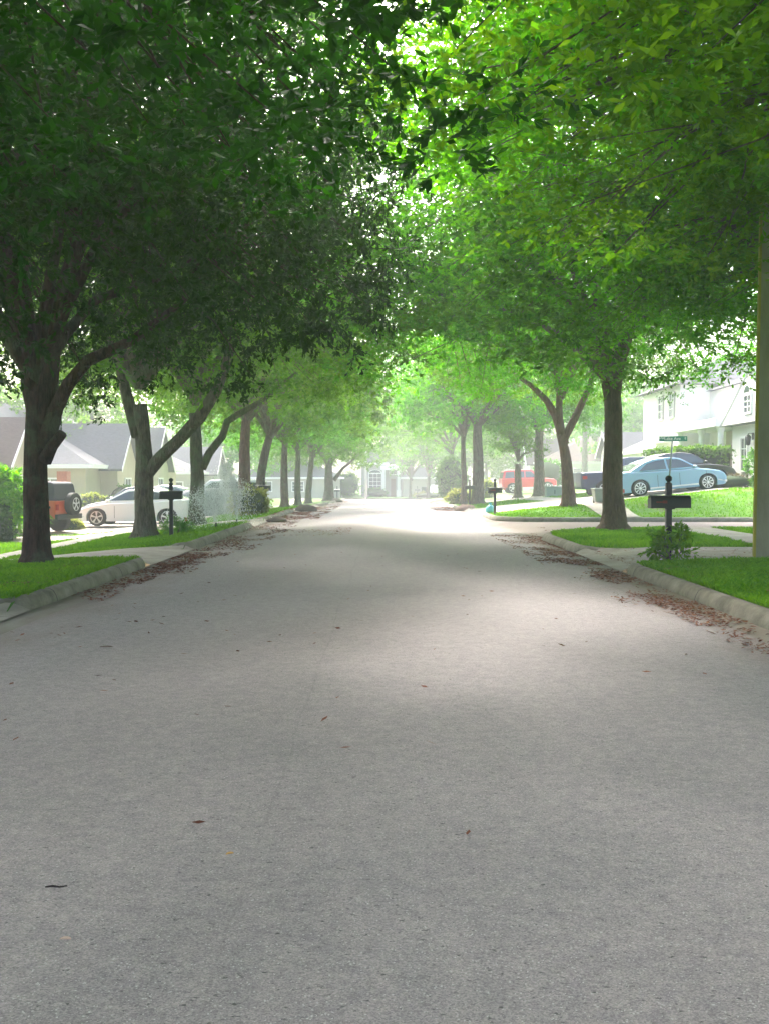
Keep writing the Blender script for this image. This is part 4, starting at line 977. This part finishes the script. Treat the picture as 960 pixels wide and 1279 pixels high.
# pickup
PK_TOP = [(-2.85, .55), (-2.88, .75), (-2.86, 1.18), (-2.8, 1.22), (-.95, 1.24), (-.85, 1.20), (.9, 1.18), (1.2, 1.17), (2.0, 1.12), (2.65, 1.02), (2.80, .85), (2.82, .55)]
PK_CAB = [(-.98, 1.16), (-.9, 1.82), (-.6, 1.88), (.45, 1.86), (1.25, 1.16)]
car("pickup_truck", "dark navy pickup with silver wheels behind the vase shaped tree", "pickup truck", W(790, 600, 49.2).x + .15, 49.2, R(4), 5.7, 1.95, (-1.75, 1.75), .42, PK_TOP, PK_CAB,
    [[(-.8, 1.24), (-.75, 1.76), (-.05, 1.78), (0, 1.24)], [(.07, 1.24), (.05, 1.78), (.4, 1.77), (.98, 1.24)]], paint("navy_paint", (.012, .028, .09)), pitch=R(1.5), zb=.42, tumble=.2, z=W(732, 620.5, 49.2).z, doors=(-.55,), lamp_f=.95, lamp_r=1.0)
# white coupe, nose to the left
CP_TOP = [(-2.3, .40), (-2.36, .62), (-2.33, .93), (-2.2, 1.03), (-1.9, 1.05), (-1.0, .98), (.2, .93), (.9, .91), (1.5, .83), (2.0, .70), (2.3, .56), (2.4, .42), (2.36, .33)]
CP_CAB = [(-2.0, 1.0), (-1.2, 1.30), (-.7, 1.41), (-.15, 1.43), (.25, 1.38), (1.2, .88)]
car("parked_car", "white two door coupe parked nose left behind the brown forked tree", "car", W(173, 640, 40.8).x, 40.8, R(178), 4.76, 1.85, (-1.36, 1.38), .34, CP_TOP, CP_CAB,
    [[(-1.45, 1.05), (-1.0, 1.28), (-.62, 1.345), (-.30, 1.36), (-.2, 1.0)], [(-.12, 1.0), (-.22, 1.36), (.15, 1.33), (.30, 1.28), (.9, .98)]], paint("white_car_paint", (.80, .80, .80)), doors=(-.3,), spokes=5, rimf=.70)
car("parked_car", "dark grey sedan nose left behind the white coupe", "car", W(172, 630, 44.8).x, 44.8, R(180), 4.76, 1.85, (-1.38, 1.38), .34, [(x_ * 1.02, z_ * 1.08) for x_, z_ in SED_TOP], [(x_, z_ * 1.1) for x_, z_ in SED_CAB], [[(x_, z_ * 1.1) for x_, z_ in p] for p in SED_PANES], paint("dark_grey_paint", (.05, .055, .075)), doors=(-.55, .35))
# far small car between trunks, and white van behind the covered car
VAN_TOP = [(-2.5, .5), (-2.52, .9), (-2.5, 1.15), (-1.5, 1.17), (1.2, 1.12), (1.7, 1.02), (2.3, .9), (2.45, .7), (2.45, .4)]
VAN_CAB = [(-2.46, 1.14), (-2.36, 1.80), (-2.2, 1.86), (.5, 1.84), (1.5, 1.1)]
car("parked_van", "white van with a row of windows showing above the covered car", "van", W(268, 620, 54).x, 56.5, R(180), 5.0, 1.95, (-1.5, 1.5), .35, VAN_TOP, VAN_CAB,
    [[(-2.2, 1.25), (-2.14, 1.7), (-1.4, 1.72), (-1.4, 1.25)], [(-1.2, 1.25), (-1.2, 1.72), (-.2, 1.72), (-.2, 1.25)], [(0, 1.25), (0, 1.72), (.4, 1.7), (.98, 1.25)]], paint("white_van_paint", (.75, .76, .78)), tumble=.15)
car("parked_car", "greenish silver car behind the white coupe's tail, nose left", "car", W(200, 620, 52).x, 52.5, R(180), 4.7, 1.85, (-1.38, 1.38), .34, [(x_, z_ * 1.12) for x_, z_ in SED_TOP], [(x_, z_ * 1.16) for x_, z_ in SED_CAB], [[(x_, z_ * 1.16) for x_, z_ in p] for p in SED_PANES], paint("silver_green_paint", (.30, .36, .33)))
# covered car: smooth grey dome with folds
X, Y = W(270, 625, 50.5).x, 50.3
mb = MB(); n = 28; rows = 12; P = []
for j in range(rows):
    t = j / (rows - 1); z_ = 1.32 * sin(t * pi / 2); k_ = max(.02, cos(t * pi / 2)) ** .55
    for i in range(n):
        a = 2 * pi * i / n; fx_ = 2.3 * k_ * math.copysign(abs(cos(a)) ** .6, cos(a)); fy_ = .95 * k_ * math.copysign(abs(sin(a)) ** .6, sin(a)); q = 1 + .04 * mnoise.noise(Vector((a * 5, z_, 2)))
        P.append((fx_ * q, fy_ * q, z_ + .02))
mb.v = P
for j in range(rows - 1):
    for i in range(n): mb.f.append((j * n + i, j * n + (i + 1) % n, (j + 1) * n + (i + 1) % n, (j + 1) * n + i)); mb.mi.append(0)
mb.f.append(tuple((rows - 1) * n + i for i in range(n))); mb.mi.append(0); mb.f.append(tuple(reversed(range(n)))); mb.mi.append(0)
o = mb.build("covered_car", mat("grey_cover", (.28, .29, .31), .8, bump=(4, .5)), smooth=True); o.location = (X, Y, gz(X, Y)); tag(o, "smooth grey covered car behind the sprinkler mist", "covered car")

# off-roader with soft top and spare wheel
def offroader(label, X, Y, rz, paint_m, top_m, z=None, spare=True):
    root = thing("off_road_car", label, "off-roader", (X, Y, gz(X, Y) + .025 if z is None else z), rz)
    body = MB(); Wd = 1.5
    body.box(-1.95, .55, -Wd / 2, Wd / 2, .5, 1.13); body.box(.553, 1.75, -.56, .56, .52, 1.14); body.build("body", paint_m, root, bevel=.04)
    MB().box(1.753, 1.80, -.52, .52, .55, 1.12).build("grille", paint_m, root, bevel=.02)
    g = MB()
    for wx in (-1.2, 1.22):
        for s_ in (-1, 1): g.box(wx - .58, wx + .58, *sorted((s_ * (Wd / 2 + .004), s_ * (Wd / 2 + .17))), .86, .95); 
    g.build("mudguards", M_BLKM, root, bevel=.03)
    MB().box(-2.08, -1.955, -.8, .8, .48, .66).build("rear_bumper", M_BLKM, root, bevel=.02); MB().box(1.85, 2.0, -.8, .8, .48, .66).build("front_bumper", M_BLKM, root, bevel=.02)
    tp = MB(); z0, z1 = 1.133, 1.80; sc_ = [(-1.94, z0), (.62, z0), (.45, 1.76), (.3, z1), (-1.72, z1 - .02), (-1.82, z1 - .08)]
    for s_ in (-1, 1): tp.v += [(x_, s_ * (Wd / 2 - .01 - .13 * (z_ - z0)), z_) for x_, z_ in sc_]
    k = len(sc_); tp.f = [tuple(range(k)), tuple(reversed(range(k, 2 * k)))] + [(i, (i + 1) % k, k + (i + 1) % k, k + i) for i in range(k)]; tp.mi = [0] * len(tp.f)
    tp.build("top", top_m, root, bevel=.05)
    for poly in ([(-1.75, 1.2), (-1.65, 1.66), (-.95, 1.7), (-.95, 1.2)], [(-.85, 1.2), (-.85, 1.7), (-.3, 1.7), (-.3, 1.2)], [(-.22, 1.2), (-.22, 1.7), (.28, 1.7), (.42, 1.2)]):
        for s_ in (-1, 1):
            w_ = MB(); q = lambda z_: Wd / 2 - .01 - .13 * (z_ - z0)
            w_.v = [(x_, s_ * (q(z_) + .006), z_) for x_, z_ in poly] + [(x_, s_ * (q(z_) - .01), z_) for x_, z_ in poly]; k = 4
            w_.f = [tuple(range(k)), tuple(reversed(range(k, 2 * k)))] + [(i, (i + 1) % k, k + (i + 1) % k, k + i) for i in range(k)]; w_.mi = [0] * len(w_.f); w_.build("side_window", M_GLASS, root)
    for wx in (-1.2, 1.22):
        for s_ in (-1, 1): wheel(root, wx, s_ * .72, .40, .26, 5, s_, .6)
    if spare: wheel(root, -2.12, -.12, .40, .24, 5, -1, .58, 'x', "spare_wheel", 1.0)
    for s_ in (-1, 1):
        MB().box(-2.0, -1.953, *sorted((s_ * .60, s_ * .74)), .8, 1.0).build("tail_light", M_RLAMP, root, bevel=.01)
        MB().lathe([(.09, 1.802), (.09, 1.82), (.05, 1.83)], (0, s_ * .38, .95), 14, 'x').build("headlight", M_LAMP, root)
        MB().box(.40, .52, *sorted((s_ * .76, s_ * .95)), 1.15, 1.32).build("mirror", M_BLKM, root, bevel=.02)
    return root
offroader("orange off-roader with black soft top half hidden by the big left oak", -13.0, 36.9, R(166), paint("orange_paint", (.60, .07, .012)), mat("soft_top", (.035, .04, .055), .8))
SUV_TOP = [(-2.1, .5), (-2.14, .8), (-2.12, 1.1), (-2.0, 1.14), (.3, 1.12), (.75, 1.12), (1.4, 1.07), (1.9, 1.0), (2.08, .85), (2.1, .5)]
SUV_CAB = [(-2.05, 1.1), (-1.9, 1.66), (-1.7, 1.72), (.1, 1.74), (.25, 1.70), (.85, 1.08)]
c = car("off_road_car", "bright red off-roader with a pale roof parked beyond the far right trunks", "off-roader", W(659, 605, 78.5).x, 78.5, R(3), 4.2, 1.8, (-1.30, 1.32), .40, SUV_TOP, SUV_CAB,
    [[(-1.85, 1.17), (-1.76, 1.60), (-1.15, 1.62), (-1.15, 1.17)], [(-1.0, 1.17), (-1.0, 1.62), (-.4, 1.62), (-.4, 1.17)], [(-.3, 1.17), (-.3, 1.62), (.12, 1.61), (.55, 1.17)]], paint("red_paint", (.62, .015, .02)), zb=.45, tumble=.16, pitch=R(2), z=W(660, 615.5, 78.5).z)
MB().box(-1.7, .1, -.66, .66, 1.745, 1.79).build("roof_panel", M_WHT, c, bevel=.02)
# small white car nose peeking right of the far garage bin
car("parked_car", "small white car beside the dark bin at the road end", "car", 5.95, 118.6, R(-95), 4.0, 1.7, (-1.25, 1.25), .32, [(x_ * .86, z_) for x_, z_ in SED_TOP], [(x_ * .86, z_) for x_, z_ in SED_CAB], [[(x_ * .86, z_) for x_, z_ in p] for p in SED_PANES], MATS["white_car_paint"])

# ------------------------------------------------------------------ houses
def wallm(name, c, c2=None): return mat(name, c, .85, noise=(.8, c2 or tuple(k * .86 for k in c), (1, 1, 1)), bump=(30, .25))
def roofm(name, c):
    m = mat(name, c, .95, spec=.08, noise=(6, tuple(k * .7 for k in c), (1, 1, 3)), bump=(14, .6)); return m
M_HWHITE = wallm("white_stucco", (.78, .76, .73)); M_HBEIGE = wallm("beige_stucco", (.46, .41, .31)); M_HGREY = wallm("grey_stucco", (.40, .38, .37)); M_HPALE = wallm("pale_stucco", (.45, .43, .39))
M_HTAUPE = wallm("taupe_wall", (.42, .33, .28))
M_RGREY = roofm("grey_shingle", (.12, .12, .13)); M_RBROWN = roofm("brown_shingle", (.11, .085, .08)); M_RGREEN = roofm("green_grey_shingle", (.20, .235, .21))
M_TRIM = mat("white_trim", (.8, .8, .79), .5); M_PANE = mat("window_glass", (.05, .06, .075), .06, spec=.8)
M_BRICK = mat("orange_brick", (.42, .16, .09), .9, noise=(14, (.30, .11, .06), (1, 1, 2)), bump=(25, .5))
def hip(mb, x0, x1, y0, y1, z, h, o=.45):
    x0 -= o; x1 += o; y0 -= o; y1 += o; dx, dy = x1 - x0, y1 - y0
    if dx >= dy: a, b_ = (x0 + dy / 2, (y0 + y1) / 2, z + h), (x1 - dy / 2, (y0 + y1) / 2, z + h)
    else: a, b_ = ((x0 + x1) / 2, y0 + dx / 2, z + h), ((x0 + x1) / 2, y1 - dx / 2, z + h)
    b = len(mb.v); mb.v += [(x0, y0, z), (x1, y0, z), (x1, y1, z), (x0, y1, z), a, b_]
    fs = [(0, 1, 5, 4), (1, 2, 5), (2, 3, 4, 5), (3, 0, 4), (3, 2, 1, 0)] if dx >= dy else [(0, 1, 4), (1, 2, 5, 4), (2, 3, 5), (3, 0, 4, 5), (3, 2, 1, 0)]
    for f_ in fs: mb.f.append(tuple(b + i for i in f_)); mb.mi.append(0)
def window(parent, c, w_, h_, face, arch=False, grid=(2, 3), fm=None):
    """face 'y': looks towards -Y; 'x+': towards +X; 'x-': towards -X"""
    def put(o):
        o.location = c; o.rotation_euler = (0, 0, {'y': 0, 'x+': pi / 2, 'x-': -pi / 2}[face])
    f = MB(); t = .09
    f.box(-w_ / 2 - t, -w_ / 2, -.07, .0, -h_ / 2 - t, h_ / 2 + t); f.box(w_ / 2, w_ / 2 + t, -.07, .0, -h_ / 2 - t, h_ / 2 + t)
    f.box(-w_ / 2, w_ / 2, -.07, 0, h_ / 2, h_ / 2 + t); f.box(-w_ / 2, w_ / 2, -.07, 0, -h_ / 2 - t, -h_ / 2)
    for i in range(1, grid[0]): x_ = -w_ / 2 + w_ * i / grid[0]; f.box(x_ - .022, x_ + .022, -.05, -.012, -h_ / 2, h_ / 2)
    for i in range(1, grid[1]): z_ = -h_ / 2 + h_ * i / grid[1]; f.box(-w_ / 2, w_ / 2, -.048, -.014, z_ - .022, z_ + .022)
    if arch:
        pts = [(w_ / 2 + t, h_ / 2 + t + .002)] + [((w_ / 2 + t) * cos(a), h_ / 2 + t + .002 + .42 * sin(a)) for a in [pi * i / 10 for i in range(1, 10)]] + [(-w_ / 2 - t, h_ / 2 + t + .002)]
        f.prism(pts, -.07, 0, 'y')
    o = f.build("window", fm or M_TRIM, parent); put(o)
    p = MB(); p.box(-w_ / 2, w_ / 2, -.011, -.002, -h_ / 2, h_ / 2); p.build("pane", M_PANE, o)
    if arch:
        p = MB(); p.prism([((w_ / 2 - .05) * cos(a), h_ / 2 + t + .05 + .30 * sin(a)) for a in [pi * i / 10 for i in range(11)]], -.078, -.072, 'y'); p.build("pane", M_PANE, o)
    return o
def garage_door(parent, c, w_, h_, face, m):
    f = MB(); nn = 4
    for i in range(nn): f.box(-w_ / 2, w_ / 2, -.05, -.003, i * h_ / nn + .012, (i + 1) * h_ / nn - .012)
    f.box(-w_ / 2, w_ / 2, -.028, -.004, 0, h_); 
    for i in range(nn):
        for k in range(6): xx = -w_ / 2 + w_ * (k + .5) / 6; f.box(xx - w_ / 15, xx + w_ / 15, -.062, -.051, i * h_ / nn + .1, (i + 1) * h_ / nn - .1)
    o = f.build("garage_door", m, parent); o.location = c; o.rotation_euler = (0, 0, {'y': 0, 'x+': pi / 2, 'x-': -pi / 2}[face]); return o

# H1: long white two storey house at the right
hx = 16.0; gb = gz(hx, 50) - .02
root = thing("white_house", "white two storey house with columned porch at the right behind the hedge", "house", (hx, 41, gb))
# local x: into the plot, local y: along the street
mb = MB(); mb.box(0, 9, 0, 7, -.3, 2.9); mb.box(0, 9, 15.5, 23.5, -.3, 5.6); mb.box(1.6, 9, 7.003, 15.497, -.3, 5.2); mb.build("wall", M_HWHITE, root)
rf = MB()
b = len(rf.v)      # gabled garage roof, ridge along x
rf.prism([(-.5, 2.9), (7.5, 2.9), (3.5, 5.3)], -.45, 9, 'x'); rf.build("roof", M_RGREEN, root)
mb = MB(); mb.prism([(0.1, 2.93), (6.9, 2.93), (3.5, 4.95)], -.5, -.46, 'x'); mb.build("gable", M_HWHITE, root)
rf = MB(); hip(rf, 0, 9, 15.5, 23.5, 5.6, 2.2); hip(rf, 1.6, 9, 7.6, 15.0, 5.2, 1.7, .3); rf.build("roof", M_RGREY, root)
mb = MB(); mb.box(-.5, 1.58, 7.9, 15.2, 2.95, 3.35); mb.build("porch_beam", M_TRIM, root, bevel=.03)
for y_ in (8.2, 11.2, 14.8):
    mb = MB(); mb.box(-.35, .05, y_ - .2, y_ + .2, -.2, .2); mb.lathe([(.17, .2), (.15, .3), (.13, 2.7), (.17, 2.8), (.2, 2.948)], (-.15, y_, 0), 14); mb.build("column", M_TRIM, root)
mb = MB(); mb.box(1.45, 1.597, 8.4, 12.3, 0, 2.9); mb.build("porch_wall", M_HTAUPE, root)
window(root, (1.44, 9.6, 1.8), .9, 1.6, 'x-'); mb = MB(); mb.box(1.38, 1.447, 11.0, 11.9, 0, 2.2); d_ = mb.build("door", mat("door_brown", (.20, .10, .08), .5), root); mb = MB(); mb.box(1.33, 1.379, 11.08, 11.14, 1.0, 1.15); mb.build("handle", M_BLKM, d_)
garage_door(root, (0, 2.2, 0), 3.2, 2.25, 'x-', mat("garage_green", (.45, .52, .46), .6))
window(root, (0, 5.3, 1.6), .7, 1.4, 'x-'); window(root, (-.5, 3.5, 3.7), .8, .7, 'x-', arch=True)
for y_ in (17.2, 19.5): window(root, (0, y_, 4.6), .8, 1.3, 'x-', fm=M_TRIM)
for y_ in (16.6, 17.8, 18.9, 20.1):
    mb = MB(); mb.box(-.04, -.003, y_ - .13, y_ + .13, 3.9, 5.3); mb.build("shutter", mat("shutter_grey", (.28, .27, .27), .6), root)
window(root, (0, 19.0, 1.6), 1.6, 1.3, 'x-'); mb = MB(); mb.box(-.35, -.003, 17.4, 20.6, 2.55, 2.72); mb.build("awning", M_TRIM, root)
ln = thing("wall_lantern", "black carriage lantern on the white garage wall", "lantern", (hx - .02, 45.2, gb + 2.35))
mb = MB(); mb.box(-.05, .0, -.06, .06, -.15, .15); mb.box(-.22, -.05, -.015, .015, .10, .13); mb.build("bracket", M_BLKM, ln)
mb = MB(); mb.lathe([(.05, -.32), (.09, -.28), (.13, .02), (.15, .04), (.04, .16), (.01, .2)], (-.22, 0, -.08), 8); mb.build("lamp_case", M_BLKM, ln)
# H2, H3: grey roofed houses further right
def house(label, x0, x1, y0, y1, base, hw_, wm, rm, rh, wins=(), gables=(), doors=(), name="house", rname="roof"):
    root = thing(name, label, "house", ((x0 + x1) / 2, y0, base)); ox = (x0 + x1) / 2
    mb = MB(); mb.box(x0 - ox, x1 - ox, 0, y1 - y0, -.4, hw_); mb.build("wall", wm, root)
    rf = MB(); hip(rf, x0 - ox, x1 - ox, 0, y1 - y0, hw_ + .003, rh); rf.build(rname, rm, root)
    fa = MB(); o_ = .47
    fa.box(x0 - ox - o_, x1 - ox + o_, -o_ - .02, -o_, hw_ - .16, hw_ + .04); fa.box(x0 - ox - o_ - .02, x0 - ox - o_, -o_, y1 - y0 + o_, hw_ - .16, hw_ + .04); fa.box(x1 - ox + o_, x1 - ox + o_ + .02, -o_, y1 - y0 + o_, hw_ - .16, hw_ + .04)
    fa.build("gutter", M_TRIM, root)
    for (fx, yy_, zz, ww, hh, face) in wins: window(root, ((fx - ox), yy_ - y0, zz), ww, hh, face)
    for (side, yc, wd_, gh, proj) in gables:      # gabled bays on the street side
        xs = (x1 - ox) if side > 0 else (x0 - ox)
        a, b_ = sorted((xs + side * .004, xs + side * proj)); mb = MB(); mb.box(a, b_, yc - y0 - wd_ / 2, yc - y0 + wd_ / 2, -.4, hw_)
        mb.prism([(yc - y0 - wd_ / 2, hw_ + .002), (yc - y0 + wd_ / 2, hw_ + .002), (yc - y0, hw_ + gh)], a, b_, 'x'); mb.build("gable_bay", wm, root)
        t = .12; mb = MB()
        xr0, xr1 = sorted((xs - side * 3.0, xs + side * (proj + .35)))
        for s_ in (-1, 1):
            p0 = (yc - y0 + s_ * (wd_ / 2 + .4), hw_ - .28 * 1); p1 = (yc - y0, hw_ + gh + .06)
            mb.prism([p0, p1, (p1[0], p1[1] + t), (p0[0], p0[1] + t)] if s_ < 0 else [p1, p0, (p0[0], p0[1] + t), (p1[0], p1[1] + t)], xr0, xr1, 'x')
        mb.build(rname, rm, root)
        tr = MB(); xe = xs + side * (proj + .36); xa, xb = sorted((xe, xe + side * .03))
        for s_ in (-1, 1):
            p0 = (yc - y0 + s_ * (wd_ / 2 + .42), hw_ - .34); p1 = (yc - y0, hw_ + gh + .0)
            tr.prism([p0, p1, (p1[0], p1[1] + .2), (p0[0], p0[1] + .2)], xa, xb, 'x')
        tr.build("bargeboard", M_TRIM, root)
        window(root, (xs + side * proj, yc - y0, 1.35), min(1.2, wd_ * .4), 1.3, 'x+' if side > 0 else 'x-')
    return root
house("grey roofed house between the thick brown trunk and the white house", 16.8, 27, 68, 80, .62, 2.6, M_HWHITE, M_RGREY, 2.3, wins=[(17.9, 68, 1.4, 1.0, 1.2, 'y')], gables=[(-1, 76, 4, 1.4, .6)])
house("pale house with a purplish roof behind the dark pickup", 14.5, 26, 96, 108, .2, 2.7, M_HWHITE, M_RBROWN, 2.8, wins=[(15.5, 96, 1.5, 1.2, 1.2, 'y'), (18, 96, 1.5, 1.2, 1.2, 'y')], gables=[(-1, 101, 5, 2.2, .8)])
# left houses
house("grey shingle roofed beige house with two white trimmed gables, left", -28, -15.2, 53, 76, -.62, 2.72, M_HBEIGE, M_RGREY, 3.6, gables=[(1, 58.0, 4.4, 2.2, .9), (1, 66.5, 5.0, 2.4, .9)], wins=[(-17, 53, 1.4, 1.0, 1.2, 'y')])
r_ = house("brown roofed house with an orange brick porch pillar at the left edge", -27, -16.4, 29, 46.5, -.5, 2.55, M_HBEIGE, M_RBROWN, 3.4, gables=[(1, 44.2, 3.6, 1.8, 1.0)])
mb = MB(); mb.box(6.95, 7.4, 17.9, 18.5, -.3, 2.25); mb.build("brick_pillar", M_BRICK, r_)
house("pale house behind the sprinkler mist and white van", -27, -14.8, 82, 96, -.9, 2.8, M_HPALE, M_RGREY, 2.6, gables=[(1, 88, 5, 2, .8)], wins=[(-16.5, 82, 1.4, 1.2, 1.2, 'y')])
house("long low pale house with a white gutter beyond the left trunks", -16.5, -4.9, 114.5, 124, -.8, 2.3, M_HPALE, M_RGREY, 2.2, wins=[(-13, 114.5, 1.3, 1.2, 1.0, 'y'), (-9.5, 114.5, 1.3, 1.2, 1.0, 'y')])
# the house that closes the road
Y0 = 120.5; gb = -.85
root = thing("columned_house", "hazy house with white columns, arched window and garage closing the road end", "house", (0, Y0, gb))
px = lambda x_: (x_ - 482) / F * Y0; pz = lambda y_: CH - (y_ - 597) / F * Y0 - gb
mb = MB(); mb.box(px(453), px(484), 0, 9, -.3, pz(579)); mb.box(px(484) + .003, px(505), 1.2, 9, -.3, pz(582)); mb.build("wall", M_HGREY, root)
mb = MB(); mb.box(px(505) + .003, px(550), -1.5, 9, -.3, pz(597)); mb.build("garage_wall", M_HPALE, root)
rf = MB(); hip(rf, px(453), px(505), 0, 9, pz(579) + .003, 2.6); rf.build("roof", M_RGREY, root); rf = MB(); hip(rf, px(505), px(550), -1.5, 9, pz(597) + .003, 1.5, .35); rf.build("garage_roof", M_RGREY, root)
mb = MB(); mb.box(px(453) - .5, px(484) + .3, -.52, -.46, pz(581), pz(578)); mb.box(px(505) - .3, px(550) + .4, -1.93, -1.87, pz(597) - .12, pz(597) + .12); mb.build("gutter", M_TRIM, root)
window(root, (px(470.5), 0, (pz(592) + pz(611)) / 2), px(478) - px(463), pz(592) - pz(611), 'y', arch=True, grid=(3, 4))
for x_ in (481, 499.5):
    mb = MB(); mb.box(px(x_ - 2.8), px(x_ + 2.8), -1.1, -.55, 0, .95); mb.box(px(x_ - 1.9), px(x_ + 1.9), -1.0, -.62, .953, pz(587)); mb.build("column", M_TRIM, root, bevel=.03)
mb = MB(); mb.box(px(477), px(504), -1.15, -.53, pz(587) + .003, pz(582)); mb.build("porch_beam", M_TRIM, root)
mb = MB(); mb.box(px(490), px(496), 1.13, 1.197, 0, 2.2); mb.build("door", MATS["door_brown"], root); window(root, (px(493), 1.2, 3.0), .8, .5, 'y', grid=(2, 1))
garage_door(root, (px(525), -1.5, 0), 3.0, 2.2, 'y', M_HPALE)

# ------------------------------------------------------------------ haze
m = bpy.data.materials.new("haze_air"); m.use_nodes = True; n = m.node_tree; n.nodes.clear()
o = n.nodes.new("ShaderNodeOutputMaterial"); p = n.nodes.new("ShaderNodeVolumePrincipled"); p.inputs["Color"].default_value = (.93, .97, 1, 1); p.inputs["Density"].default_value = HAZE
p.inputs["Anisotropy"].default_value = 0.1
n.links.new(p.outputs[0], o.inputs["Volume"])
hz = MB().box(-165, 165, -45, 235, -2.2, 22.5).build("haze", m); tag(hz, "pale morning haze filling the street", "haze", kind='stuff')
